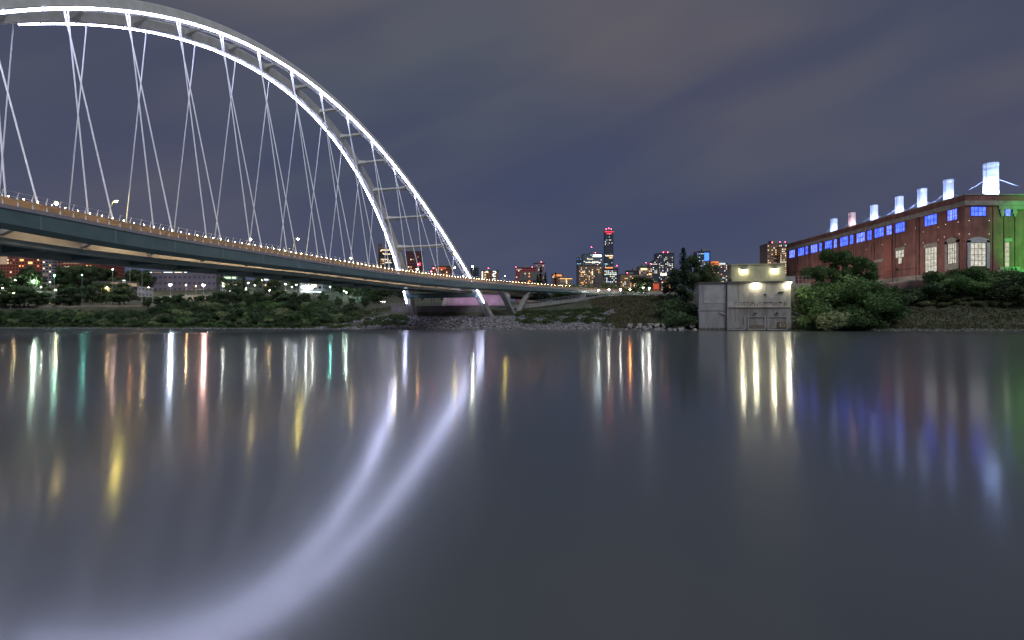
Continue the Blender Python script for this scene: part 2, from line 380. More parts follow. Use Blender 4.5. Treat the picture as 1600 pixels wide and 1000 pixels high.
    mb = MB()
    for l0, l1, z0 in ((6.6, 10.2, -.45), (-12.9, -9.3, .05)):
        mb.sweep([[bp(s, l + bend(s), z) for l, z in ((l0, zt(s)-.75), (l1, zt(s)-.75), (l1, zb(s)+z0+.75), (l1-.6, zb(s)+z0), (l0+.6, zb(s)+z0), (l0, zb(s)+z0+.75))] for s in ss])
    part(mb, 'girder', M['under'])
    mb = MB(); mb.sweep([[bp(s, l + bend(s), z) for l, z in ((-9.2, zt(s)-1.0), (6.5, zt(s)-1.0), (6.5, zt(s)-1.4), (-9.2, zt(s)-1.4))] for s in ss]); part(mb, 'soffit', M['under'])
    for s in [x for x in STN] + [S0 - DS, SPAN - S0 + DS]:
        mb = MB(); mb.hull([bp(s + a, l, z) for a in (-.3, .3) for l, z in ((-9.2, zb(s)+.2), (6.5, zb(s)+.2), (6.5, zt(s)-1.5), (-9.2, zt(s)-1.5))]); part(mb, 'floor_beam', M['teal'])
        lo = lout(s); mb = MB()
        mb.hull([bp(s + a, l, z) for a in (-.35, .35) for l, z in ((11.3, zb(s)+.3), (11.3, zt(s)-.8), (lo-2.0, zt(s)-.8), (lo-2.0, zt(s)-1.5))]); part(mb, 'outrigger', M['concrete_pale'])
    # footpath: box with plain fascia, coping above, chamfer below
    sp = [-110 + i*3 for i in range(123)]
    def pin(s): return max(13.6, lout(s) - 4.4) if s > -20 else lout(s) - 4.4
    mb = MB(); mb.sweep([[bp(s, l, z) for l, z in ((lout(s), zt(s)-.55), (lout(s), zb(s)+.75), (lout(s)-.75, zb(s)), (pin(s)+.3, zb(s)+1.3), (pin(s)+.3, zt(s)-.55))] for s in sp]); path = part(mb, 'footpath_girder', M['teal'])
    mb = MB(); mb.sweep([[bp(s, l, z) for l, z in ((lout(s)+.12, zt(s)-.54), (lout(s)+.12, zt(s)), (pin(s), zt(s)), (pin(s), zt(s)-.54))] for s in sp]); part(mb, 'footpath_deck', M['coping'])
    for s in [S0 - 4*DS + DS*i for i in range(21)]:                  # welded panel joints of the fascia
        mb = MB(); a, z0, z1 = lout(s), zb(s)+.78, zt(s)-.6; mb.hull([bp(s+x, a+y, z) for x in (-.05,.05) for y in (-.02,.045) for z in (z0, z1)]); part(mb, 'panel_joint', M['under'])
    # railing: tilted-top posts, lit mesh panels, top wires and a small lamp between every two posts
    pm = bpy.data.materials.new('railing_mesh_panel'); pm.use_nodes = True; t = pm.node_tree; b = t.nodes['Principled BSDF']
    b.inputs['Base Color'].default_value = (.5,.40,.28,1); b.inputs['Roughness'].default_value = .6
    tr = N(t, 'ShaderNodeBsdfTranslucent'); tr.inputs[0].default_value = (.66,.52,.36,1); mx = N(t, 'ShaderNodeMixShader'); mx.inputs[0].default_value = .6
    t.links.new(b.outputs[0], mx.inputs[1]); t.links.new(tr.outputs[0], mx.inputs[2]); t.links.new(mx.outputs[0], t.nodes['Material Output'].inputs[0])
    pn = MB(); pn.sweep([[bp(s, l, z) for l, z in ((lout(s)-.19, zt(s)+.06), (lout(s)-.16, zt(s)+.06), (lout(s)-.16, zt(s)+1.02), (lout(s)-.19, zt(s)+1.02))] for s in sp])
    rail = part(pn, 'railing', pm)
    w = MB()
    for dz, dl in ((1.95, .02), (1.35, -.28)):
        w.tube([bp(s, lout(s)-.1+dl, zt(s)+dz) for s in sp], .022, 4)
    w.build('top_wire', M['metal'], rail)
    posts = [-40 + 2*i for i in range(116)]
    def post(mb, s):
        a, z = lout(s)-.12, zt(s); mb.tube([bp(s, a, z), bp(s, a-.18, z+1.25), bp(s, a+.14, z+2.0)], [.10, .09, .07], 5)
    lampm = emit('railing_lamp', (1.0, .62, .26), 130)
    order = sorted(posts, key=lambda s: abs(s - 150)); big = set(order[:98])
    rest = MB(); restl = MB()
    for s in posts:
        mb = MB() if s in big else rest; post(mb, s)
        if s in big: mb.build('post', M['hanger'], rail)
        q = s + 1; mb = MB() if s in big else restl
        mb.ball(bp(q, lout(q)-.55, zt(q)+1.3), .055, 6, 4, 0); mb.tube([bp(q, lout(q)-.5, zt(q)), bp(q, lout(q)-.62, zt(q)+1.25)], .03, 4, 1)
        if s in big: mb.build('railing_lamp', [lampm, M['metal']], rail)
    tag(rest.build('post_row', M['white_steel'], rail), kind='stuff'); tag(restl.build('railing_lamp_row', [lampm, M['metal']], rail), kind='stuff')
    # far-side parapet of the roadway
    mb = MB(); mb.sweep([[bp(s, l + bend(s), z) for l, z in ((-13.2, zt(s)-.1), (-12.9, zt(s)-.1), (-12.95, zt(s)+1.0), (-13.15, zt(s)+1.0))] for s in ss]); part(mb, 'parapet', M['concrete_pale'])
    # V-shaped pier, column pier and abutment on the far bank
    zg = 6.4
    mb = MB(); b = bp(-9, lout(-9)-2.2, zg)
    for s, w in ((1, 1.25), (-17, 1.0)):
        top = bp(s, lout(s)-2.0, zb(s)+.6); d = Vector((-ST, -CT, 0)); e = Vector((CT, -ST, 0))
        mb.hull([p + e*a*1.1 + d*c*w for p, w in ((b - Vector((0,0,2)), 1.5), (top, w*1.25)) for a in (-1, 1) for c in (-1, 1)])
    part(mb, 'v_pier', M['concrete'])
    mb = MB(); s = -47; mb.hull([bp(s+a, lout(s)-3.2+l, z) for a in (-1.2, 1.2) for l in (-4.0, 3.2) for z in (8, zb(s)+.5)]); part(mb, 'pier', M['concrete'])
    mb = MB(); mb.hull([bp(-33+a, l, z) for a in (-1.5, 1.5) for l in (-17, 16.5) for z in (9, zb(-33)+.6)])
    for l in (-17.5, 17): mb.hull([bp(s, l+x, z) for x in (-.5, .5) for s, z in ((-34, 9), (-34, 16.6), (-31.6, 16.6), (-27, 9))])
    part(mb, 'abutment', M['concrete_pale'])
    # lamps the deck carries underneath: warm ones between footpath and roadway, violet ones on the abutment
    for i in range(21):
        s = -30 + i*12; ld = bpy.data.lights.new('deck_wash', 'AREA'); ld.shape = 'RECTANGLE'; ld.size = 11.5; ld.size_y = .25; ld.energy = WASH_E; ld.color = (1.0, .78, .50)
        o = bpy.data.objects.new('deck_wash', ld); COL.objects.link(o); o.parent = root
        l = max(11.9, (pin(s) + .1)); p = bp(s, l, zb(s)+1.25)
        z_ = Vector((CT, -ST, .15)).normalized(); x_ = Vector((ST, CT, 0)); x_ = (x_ - z_*x_.dot(z_)).normalized(); y_ = z_.cross(x_)
        o.matrix_local = Matrix.Translation(p - root.location) @ Matrix((x_, y_, z_)).transposed().to_4x4()
    for i in range(20):                     # unseen fill lights added to brighten the railing panels
        s = -30 + i*12; ld = bpy.data.lights.new('panel_fill', 'AREA'); ld.shape = 'RECTANGLE'; ld.size = 11.5; ld.size_y = .08; ld.energy = 40; ld.color = (1.0, .74, .46)
        o = bpy.data.objects.new('panel_fill', ld); COL.objects.link(o); o.parent = root
        z_ = -Vector((CT, -ST, .25)).normalized(); x_ = Vector((ST, CT, 0)); x_ = (x_ - z_*x_.dot(z_)).normalized(); y_ = z_.cross(x_)
        o.matrix_local = Matrix.Translation(bp(s, lout(s)-1.5, zt(s)+.12) - root.location) @ Matrix((x_, y_, z_)).transposed().to_4x4()
    for l in (-9, 0, 9):
        ld = bpy.data.lights.new('abutment_lamp', 'AREA'); ld.shape = 'RECTANGLE'; ld.size = 5; ld.size_y = .5; ld.energy = 330; ld.color = (.90, .52, .95)
        o = bpy.data.objects.new('abutment_lamp', ld); COL.objects.link(o); o.parent = root
        o.matrix_local = Matrix.Translation(bp(-25.5, l, 15.4) - root.location) @ Matrix.Rotation(-TH, 4, 'Z') @ Matrix.Rotation(R(52), 4, 'X')
    return root
STRIP_E, STRIP_R, WASH_E = 43, .18, 190
bridge = build_bridge()

# ------------------------------------------------------------------ lamps
BULB = {k: emit('lamp_' + k, c, e) for k, (c, e) in dict(
    sodium=((1.0, .80, .16), 420), post=((1.0, .80, .30), 70), warm=((1.0, .70, .34), 650), white=((.95, 1.0, .92), 800), green=((.72, 1.0, .80), 800),
    teal=((.25, 1.0, .88), 650), blue=((.66, .78, 1.0), 800), pink=((1.0, .58, .50), 750), red=((1.0, .05, .06), 60), ramp=((1.0, 1.0, .86), 170), orange=((1.0, .40, .12), 350)).items()}
def bridge_mast(s):
    l = -11.6 + bend(s); base = bp(s, l, zt(s)-.1)
    t = empty('street_lamp', base, 'tall street lamp with a curved arm reaching over the bridge roadway', 'street lamp', 'curved street lamps on the bridge')
    e = Vector((CT, -ST, 0)); mb = MB()
    pts = [e*x + Vector((0, 0, z)) for x, z in ((0,0),(0,4.5),(.1,7),(.35,8.8),(.8,9.9),(1.4,10.5),(2.0,10.65))]
    mb.tube(pts, [.14,.12,.11,.10,.09,.08,.07], 6); mb.lathe([(.28,0),(.28,.25),(.16,.5)], n=8)
    mb.build('mast', M['metal'], t)
    hd = MB(); h = e*2.1 + Vector((0, 0, 10.55)); hd.hull([h + e*a + Vector((ST,CT,0))*b + Vector((0,0,c)) for a in (-.4,.5) for b in (-.2,.2) for c in (0,.16)]); hb = hd.build('lamp_head', M['metal'], t)
    b = MB(); b.ball(h + Vector((0,0,-.12)), .27, 8, 5, 0, .6); b.build('bulb', BULB['sodium'], hb)
for s in (148, 90, 32.5, -22, -74, 206): bridge_mast(s)
def bridge_post_lamp(s):
    base = bp(s, 11.9 + bend(s), zt(s)-.1)
    t = empty('post_lamp', base, 'short post lamp between the roadway and the footpath of the bridge', 'street lamp', 'short post lamps on the bridge')
    mb = MB(); mb.tube([(0,0,0),(0,0,3.1)], [.09,.06], 6); mb.build('post', M['metal'], t)
    b = MB(); b.ball((0,0,3.3), .25, 8, 5, 0, .8); b.build('bulb', BULB['post'], t)
    c = MB(); c.lathe([(.34,3.5),(.3,3.6),(.05,3.72)], n=8); c.build('cap', M['metal'], t)
for s in (173.5, 132, 93, 52.5, 12, -34): bridge_post_lamp(s)
LAMPS = []
def lamp(u, v, H, kind, label, r=.4, arm=0, group=None, Y=None, power=1.0):
    p = P(u, v, Y) if Y else on_ray(u, v, H); g = ground(p.x, p.y); H = p.z - g; LAMPS.append((u, v, p.y))
    t = empty('street_lamp' if H > 2.5 else 'bollard_lamp', (p.x, p.y, g), label, 'street lamp', group)
    mb = MB()
    if arm: mb.tube([(-arm,0,-.3),(-arm,0,H*.72),(-arm*.75,0,H*.93),(0,0,H+.25)], [.14,.11,.09,.06], 6)
    else: mb.tube([(0,0,-.3),(0,0,H)], [.13,.08], 6)
    mb.build('pole', M['metal'], t)
    hd = MB(); hd.lathe([(r*.5,H+r*.55),(r*1.15,H+r*.45),(r*.9,H+r*.8),(r*.3,H+r*1.0)], n=8); hb = hd.build('lamp_head', M['metal'], t)
    b = MB(); b.ball((0,0,H), r, 8, 5, 0, .8); b.build('bulb', BULB[kind], t)
    return t
lamp(24, 438, 9, 'green', 'brilliant greenish white lamp, nearer the frame edge of the bright pair below the red flats', .9)
lamp(52, 439.5, 9, 'green', 'brilliant white lamp beside its greenish twin, below the end of the red flats', .85)
lamp(85, 430.5, 8, 'teal', 'faint blue green lamp on the dark hillside above the lit road', .3)
lamp(187.5, 431, 8, 'teal', 'small turquoise lamp by the pale sheds below the bridge', .38)
lamp(22, 458, 9, 'warm', 'warm lamp on a curved arm at the near end of the riverside road', .4, 1.9)
lamp(87, 453, 9, 'warm', 'warm lamp on a curved arm beside the riverside road, above a bright verge', .4, 1.9)
lamp(167, 449.5, 9, 'warm', 'warm lamp on a straight pole between two lit green bushes', .4)
lamp(209.5, 446, 8, 'warm', 'bright warm lamp at the end of the concrete loading wall', .6)
lamp(266, 445, 9, 'blue', 'dazzling blue white floodlamp in front of the long pale hall', .85)
lamp(290.5, 445.5, 8, 'warm', 'small amber lamp between the blue white lamp and the pink one', .34)
lamp(306, 447, 6, 'orange', 'tiny orange lamp just beside the pink lamp by the hall corner', .2)
lamp(318, 445.5, 9, 'pink', 'dazzling pinkish lamp at the corner of the long pale hall', .8)
lamp(409.5, 438.5, 9, 'white', 'white lamp with a bright sign box beside it, above the riverside wood', .34)
for i, (u, v, k, r_) in enumerate([(4,450,'warm',.2),(64,448,'white',.18),(78,440.5,'white',.14),(128,429.5,'teal',.16),(176,421,'pink',.16),(203,415.5,'orange',.2),(222,417.5,'warm',.18),(232,449,'warm',.2),(348,447,'white',.2),(384,451,'white',.16),(388,442,'white',.2),(398,446,'white',.14),(421,453.5,'warm',.16),(446,444,'white',.2),(456,448,'white',.16),(463,445,'blue',.2),(478,447.5,'white',.28),(488,450,'white',.2),(508,446,'white',.18),(516,448,'teal',.2),(537,454,'green',.2),(545,452,'white',.16),(541,457,'green',.16),(550,451.5,'green',.2),(565,455,'teal',.18)]):
    lamp(u, v, 5, k, 'small distant light among the dark trees on the hill under the bridge', r_*1.35, group='small lights among the hillside trees')
lamp(738.5, 416.5, 9, 'white', 'white lamp rising beside the slender dark block behind the bridge rib', .5, Y=420)
for i, (u, v, k, r) in enumerate([(935.5,453.5,'ramp',.33),(951.5,453,'ramp',.36),(969.5,452.5,'ramp',.33)]):
    lamp(u, v, 4.2, k, 'white globe lamp along the fenced ramp below the pale green tree', r, group='white lamps along the ramp', Y=285)
lamp(984.5, 452.5, 4, 'orange', 'orange lamp at the top end of the fenced ramp', .34, Y=288)
lamp(1005, 449.5, 4, 'white', 'white lamp just under the dark skyline tree above the grassy slope', .26, Y=300)
lamp(998.5, 450, 4, 'white', 'smallest white lamp, between the orange lamp and the slope lamps', .17, Y=320)
lamp(1014.5, 450, 4, 'white', 'white lamp at the crest of the grassy slope nearest the spruce', .34, Y=292)

# ------------------------------------------------------------------ old power station
BLUEW = emit_var('blue_window', (.028,.065,1.0), (.08,.14,1.0), 2.7, .45)
BLUEW2 = emit_var('pale_blue_window', (.05,.09,1.0), (.18,.24,1.0), 2.4, .6)
CREAM = emit_var('lit_window', (.60,.58,.50), (.30,.28,.22), 1.35, .7)
def brick_mat():
    m = mat('old_brick', (.29,.132,.108), .85, col2=(.205,.098,.083), scale=.22, bump=.25, bscale=3, detail=6)
    t = m.node_tree; b = t.nodes['Principled BSDF']; L = t.links.new
    src = b.inputs['Base Color'].links[0].from_socket
    tc = N(t, 'ShaderNodeTexCoord'); mp = N(t, 'ShaderNodeMapping'); mp.inputs['Rotation'].default_value = (R(90), 0, 0); L(tc.outputs['Object'], mp.inputs[0])
    sp = N(t, 'ShaderNodeSeparateXYZ'); L(tc.outputs['Object'], sp.inputs[0])
    w = N(t, 'ShaderNodeTexNoise'); w.inputs['Scale'].default_value = 1; w.inputs['Detail'].default_value = 5
    mp2 = N(t, 'ShaderNodeMapping'); mp2.inputs['Scale'].default_value = (.5,.5,.06); L(tc.outputs['Object'], mp2.inputs[0]); L(mp2.outputs[0], w.inputs['Vector'])   # rain streaks
    mr = N(t, 'ShaderNodeMapRange'); mr.inputs[1].default_value = .35; mr.inputs[2].default_value = .7; mr.inputs[3].default_value = 1.12; mr.inputs[4].default_value = .7; L(w.outputs[0], mr.inputs[0])
    fr = N(t, 'ShaderNodeMath', operation='FRACT'); dv = N(t, 'ShaderNodeMath', operation='DIVIDE'); dv.inputs[1].default_value = .6; L(sp.outputs[2], dv.inputs[0]); L(dv.outputs[0], fr.inputs[0])
    gt = N(t, 'ShaderNodeMath', operation='GREATER_THAN'); gt.inputs[1].default_value = .86; L(fr.outputs[0], gt.inputs[0])
    mu = N(t, 'ShaderNodeMath', operation='MULTIPLY_ADD'); mu.inputs[1].default_value = -.13; L(gt.outputs[0], mu.inputs[0]); L(mr.outputs[0], mu.inputs[2])
    hs = N(t, 'ShaderNodeHueSaturation'); L(mu.outputs[0], hs.inputs['Value']); L(src, hs.inputs['Color']); L(hs.outputs[0], b.inputs['Base Color'])
    return m
M['brick'] = brick_mat()
M['brick_red'] = mat('patched_brick', (.37,.125,.095), .85, col2=(.29,.11,.085), scale=.5)
M['stone'] = mat('weathered_stone', (.38,.35,.30), .85, col2=(.26,.24,.21), scale=.6, bump=.3)
M['roof'] = mat('roof_felt', (.09,.085,.08), .9, col2=(.12,.115,.11), scale=.3)
M['stack'] = mat('stack_steel', (.52,.53,.56), .55, col2=(.42,.43,.46), scale=.7, stretch=(1,1,.4))
M['brace_rod'] = mat('guy_rod', (.36,.38,.45), .5)
def power_station():
    X, Y0, Y1, ZG, ZP = 190., 240., 396., 17.0, 56.3
    t = empty('power_station', (X, Y0, ZG), 'long old brick power station with blue lit windows and a green lit end wall', 'power station')
    def part(mb, name, m, parent=None, bevel=0):
        o = mb.build(name, m, parent or t, bevel=bevel)
        if parent is None: o.location = -t.location
        return o
    XE = 285.
    mb = MB(); mb.box(X, XE, Y0, Y1, ZG-6, 54.6); wall = part(mb, 'wall', M['brick'])
    mb = MB(); mb.box(X-.12, X+.6, Y0-.12, Y1, 54.0, ZP); mb.box(X+.6, XE, Y0-.12, Y0+.6, 54.0, ZP); part(mb, 'parapet', M['brick'])
    mb = MB(); mb.box(X-.35, X+.9, Y0-.35, Y1, ZP, ZP+.45); mb.box(X+.9, XE, Y0-.35, Y0+.9, ZP, ZP+.45); part(mb, 'coping', M['stone'])
    mb = MB(); mb.box(X-.5, X, Y0-.5, Y1, 52.0, 53.95); mb.box(X, XE, Y0-.5, Y0, 52.0, 53.95); part(mb, 'cornice', M['stone'])
    mb = MB(); mb.box(X+.6, XE, Y0+.6, Y1, 54.62, 54.9); part(mb, 'roof', M['roof'])
    mb = MB()
    yp = [267.2, 283.8, 300.2, 316.4, 332.5, 348.7, 365, 381]
    for y in yp: mb.box(X-.42, X, y-.55, y+.55, ZG-6, 51.95)
    for x in (201.8, 206.4, 211): mb.box(x-.12, x+.12, Y0-.3, Y0, ZG-6, 51.95)
    part(mb, 'pilaster', M['brick'])
    mb = MB()
    for y in yp: mb.tube([(X-.62, y+.9, ZG-6), (X-.62, y+.9, 52.3)], .12, 6)
    part(mb, 'rain_pipe', M['dark_metal'])
    def window(y0, y1, z0, z1, m, nb=4, nz=3, end=False, name='window', bar=None):
        """glass set in the wall with glazing bars standing proud"""
        def bx(mb, a0, a1, c0, c1, d0, d1, mi=0):
            if end: mb.box(a0, a1, Y0-d1, Y0-d0, c0, c1, mi)
            else: mb.box(X-d1, X-d0, a0, a1, c0, c1, mi)
        g = MB(); bx(g, y0, y1, z0, z1, .0, .05); w = part(g, name, m)
        f = MB(); k = .15
        for i in range(nb+1):
            a = y0 + (y1-y0)*i/nb; bx(f, a-k/2, a+k/2, z0, z1, .05, .16)
        for i in range(nz+1):
            a = z0 + (z1-z0)*i/nz; bx(f, y0-k/2, y1+k/2, a-k/2, a+k/2, .052, .14)
        f.build('glazing_bars', bar or M['dark_metal'], w)
        return w
    fr_blue = mat('window_bar', (.05,.06,.12), .6)
    k = 0
    for y0, y1 in [(244,249.4),(255.6,263.2),(276.6,284-.8),(286,290),(292.2,300-.5),(302,305.6),(307.8,315.2),(318,321.4),(323.4,331),(334,337.5),(339.6,347),(350.2,353.6),(355.8,363.4),(366.6,370),(372,379.6),(384,391.5)]:
        window(y0, y1, 47.0 if y1 < 300 else 46.6, 51.6, BLUEW if k % 3 else BLUEW2, 4 if y1-y0 > 5 else 2, 2, bar=fr_blue); k += 1
    window(255.6, 262.9, 25.6, 36.9, CREAM, 4, 4)
    window(244.3, 249.2, 28.3, 37.0, CREAM, 4, 4)
    window(277, 283.2, 34.6, 38.2, CREAM, 3, 2); window(278.6, 281.2, 31.6, 34.55, CREAM, 1, 1, name='boarded_window')  # light on the boarded pane is put in as emission
    window(192.4, 198.8, 47.6, 51.4, BLUEW, 4, 2, True, bar=fr_blue); window(206.9, 209.2, 47.6, 51.4, BLUEW2, 1, 1, True, bar=fr_blue)
    window(192.3, 198.7, 26.5, 36.3, CREAM, 4, 4, True); window(206.7, 208.7, 26.3, 36.6, emit_var('warm_slit', (.62,.50,.42), (.40,.32,.27), 1.0, .7), 1, 5, True)
    # stone surrounds, lintels, bands
    for a in ((255.0, 263.6, 36.95, 38.7), (276.2, 283.7, 38.25, 39.6), (292.4, 300.2, 34.0, 35.4), (303, 309, 34.0, 35.2)): mb = MB(); mb.box(X-.3, X, *a); part(mb, 'lintel', M['stone'])
    mb = MB()
    for a0, a1, z0, z1 in ((242.9,244.2,25.5,38.2),(249.3,250.6,25.5,38.2)): mb.box(X-.4, X, a0, a1, z0, z1)
    n = 10; arc = [(242.9 + 7.7*i/n, 38.2 + 1.5*math.sin(math.pi*i/n)) for i in range(n+1)]
    for i in range(n):
        (a, za), (b, zb_) = arc[i], arc[i+1]; mb.add([(x, y, z) for x in (X-.4, X) for y, z in ((a,37.1),(b,37.1),(b,zb_),(a,za))], [(0,1,2,3),(4,7,6,5),(0,4,5,1),(1,5,6,2),(2,6,7,3),(3,7,4,0)])
    mb.box(X-.35, X, 244.2, 249.3, 25.5, 28.2)
    part(mb, 'arched_surround', M['stone'])
    mb = MB()
    for a0, a1, z0, z1 in ((190.9,192.2,25.5,37.4),(198.9,200.2,25.5,37.4)): mb.box(a0, a1, Y0-.4, Y0, z0, z1)
    arc = [(190.9 + 9.3*i/n, 37.4 + 1.4*math.sin(math.pi*i/n)) for i in range(n+1)]
    for i in range(n):
        (a, za), (b, zb_) = arc[i], arc[i+1]; mb.add([(x, y, z) for y in (Y0-.4, Y0) for x, z in ((a,36.4),(b,36.4),(b,zb_),(a,za))], [(0,3,2,1),(4,5,6,7),(0,1,5,4),(1,2,6,5),(2,3,7,6),(3,0,4,7)])
    part(mb, 'arched_surround', mat('pale_surround', (.50,.52,.55), .8, col2=(.40,.42,.45), scale=.8))
    mb = MB(); mb.box(206.3, 209.6, Y0-.35, Y0, 36.7, 38.3); mb.box(204.4, 213, Y0-.3, Y0, 25.1, 26.2); mb.box(203.0, XE, Y0-.55, Y0, 23.4, 25.05); part(mb, 'ledge', M['stone'])
    mb = MB(); z = 51.95
    for x0, x1, h in ((204.0,214.5,1.6),(204.6,206.3,3.4),(209.8,211.6,3.4),(205.0,206.0,4.6),(210.2,211.2,4.6)): mb.box(x0, x1, Y0-.42-.01*h, Y0, z-h, z)
    part(mb, 'capital', M['stone'])
    mb = MB(); mb.box(X-.45, X, 263, 309, 22.4, 25.0); mb.box(X-.45, X, 250.6, 263, 23.4, 24.6); part(mb, 'base_band', M['stone'])
    mb = MB(); mb.box(X-.15, X, 301, 316, 22.0, 33.0); mb.box(X-.32, X, 286, 291.5, 25.0, 45); part(mb, 'brick_patch', M['brick_red'])
    mb = MB(); mb.tube([(X-.3, 292, 27.0), (X-.3, 309, 24.6)], .12, 5); mb.tube([(X-.3, 269, 28.6), (X-.3, 291, 28.4)], .1, 5); mb.tube([(X-.35, 317, 37.6), (X-.35, 395, 36.2)], .16, 5); part(mb, 'pipe', M['dark_metal'])
    # small wall lamps by the windows
    wl = emit('wall_spot', (.95,.9,.85), 3)
    for y, z in [(243.2,45.6),(250.3,45.8),(254.6,45.2),(263.8,44.6),(269,47.2),(254.6,39.6),(263.8,39.6),(242.6,40.4),(251,40.4),(276,40.6),(293,42.6),(306,41.8)]:
        b = MB(); b.ball((X-.3, y, z), .10, 6, 4); part(b, 'wall_lamp', wl)
    for x, z in [(191.6,45.6),(200,45.6),(191.6,40.0),(200,40.0)]:
        b = MB(); b.ball((x, Y0-.3, z), .10, 6, 4); part(b, 'wall_lamp', wl)
    for y, z in [(247, 24.4), (285, 22.4)]:
        pass
    # low annexe wall and door at the foot
    mb = MB(); mb.box(X-6, X-.5, 262, 303, 12, 21.6); annex = part(mb, 'low_annexe', mat('annexe_block', (.27,.19,.17), .85, col2=(.20,.15,.14), scale=.4, bump=.3))
    mb = MB(); mb.box(X-6.15, X-6, 273, 275.4, 14, 20.6); mb.build('door', M['dark_metal'], annex)
    mb = MB(); mb.box(X-6.3, X-.45, 261.8, 303.2, 21.6, 22.3); mb.build('coping', M['stone'], annex)
    # floodlights: bars on stands in the yard, washing the long wall red brown and the end wall green
    def flood(x, y, z, tgt, col, en, size=75, blend=1.0):
        ld = bpy.data.lights.new('floodlight', 'SPOT'); ld.energy = en; ld.color = col; ld.spot_size = R(size); ld.spot_blend = blend; ld.shadow_soft_size = .4
        o = bpy.data.objects.new('floodlight', ld); COL.objects.link(o); o.location = (x, y, z)
        o.rotation_euler = (Vector(tgt) - Vector((x, y, z))).to_track_quat('-Z', 'Y').to_euler()
    for y in (248, 272, 300, 330, 362): flood(X-23, y, 27, (X, y+3, 36), (1.0,.86,.80), WALL_E, 110)
    flood(220, Y0-32, 24, (220, Y0, 36), (.04,1.0,.07), GREEN_E, 66, .5); flood(246, Y0-32, 24, (240, Y0, 38), (.04,1.0,.07), GREEN_E, 80, .8)
    flood(193, Y0-22, 25, (194, Y0, 36), (1.0,.8,.6), WALL_E*.16, 60)
    # chimneys with rings, cowls, rods and an uplight at each foot
    ups = emit('uplight', (.8,.85,1.0), 8)
    for i, (q, r) in enumerate([(.837,2.75),(.763,2.05),(.717,2.05),(.677,1.95),(.633,1.95),(.5945,1.95),(.563,1.95)]):
        Xc = 210.; y = Xc / q; top = 72.5 if i == 0 else 71.6 - .25*i; z0 = 54.9
        c = empty('chimney', (0, 0, 0)); c.parent = t; c.location = (Xc - X, y - Y0, z0 - ZG); KIDS.setdefault(t.name, []).append(c.name)
        mb = MB(); h = top - z0; pr = [(r, 0)]
        for k in range(1, 6): zz = h*k/6; pr += [(r, zz-.08), (r*1.03, zz-.06), (r*1.03, zz+.06), (r, zz+.08)]
        pr += [(r, h-1.3), (r*1.05, h-1.2), (r*1.05, h), (r*.9, h), (r*.9, h-1)]
        mb.lathe(pr, n=28); mb.build('shaft', M['stack'], c)
        mb = MB(); zm = h*.58; sp = r + 6.5
        for a in (128, 308):
            ca, sa = math.cos(R(a+8)), math.sin(R(a+8)); mb.tube([(r*ca, r*sa, zm), (sp*1.35*ca, sp*1.35*sa, zm - (7.0 if i else 6.0))], .06, 4)
        mb.build('guy_rod', M['brace_rod'], c)
        mb = MB(); mb.tube([(r*1.1*math.cos(R(200)), r*1.1*math.sin(R(200)), 0), (r*1.1*math.cos(R(200)), r*1.1*math.sin(R(200)), h+.8)], .06, 4); mb.build('conductor', M['dark_metal'], c)
        for a in (205, 290, 60):
            ca, sa = math.cos(R(a)), math.sin(R(a)); d = r + 3.4
            mb = MB(); mb.hull([(d*ca+x, d*sa+y_, z) for x in (-.25,.25) for y_ in (-.25,.25) for z in (.05,.5)]); mb.build('uplight_case', M['dark_metal'], c)
            ld = bpy.data.lights.new('uplight', 'SPOT'); ld.energy = (STACK_E * (1.7 if i == 0 else 1) if i != 5 else STACK_E*.45) * (1 if a != 60 else .6); ld.color = (.40,.52,1.0) if i != 5 else (1.0,.62,.75); ld.spot_size = R(100); ld.spot_blend = .8; ld.shadow_soft_size = .25
            o = bpy.data.objects.new('uplight', ld); COL.objects.link(o); o.parent = c; o.location = (d*ca, d*sa, .7)
            o.rotation_euler = Vector((-ca*.36, -sa*.36, 1)).to_track_quat('-Z', 'Y').to_euler()
    return t
WALL_E, GREEN_E, STACK_E = 9500, 66000, 62000
power_station()
for i, (x, y) in enumerate(((167, 248), (167, 272), (167, 300), (220, 207), (246, 207))):
    f = empty('floodlight_stand', (x, y, ground(x, y)), ['floodlight on a stand by the bushes facing the brick wall','floodlight on a stand in the station yard facing the brick wall','floodlight on a stand behind the tall bush facing the brick wall','floodlight on a stand aimed at the green lit end wall','floodlight on a stand beside the green lit end wall, farther from its corner'][i], 'floodlight')
    h = (27 if i < 3 else 24) - ground(x, y) - 1
    mb = MB(); mb.tube([(0,0,-.5),(0,0,max(h,.6))], .09, 6); mb.build('pole', M['dark_metal'], f)
    mb = MB(); mb.box(-.5,.5,-.35,.0,max(h,.6)-.5,max(h,.6)+.25); mb.build('lamp_head', M['dark_metal'], f, bevel=.05)
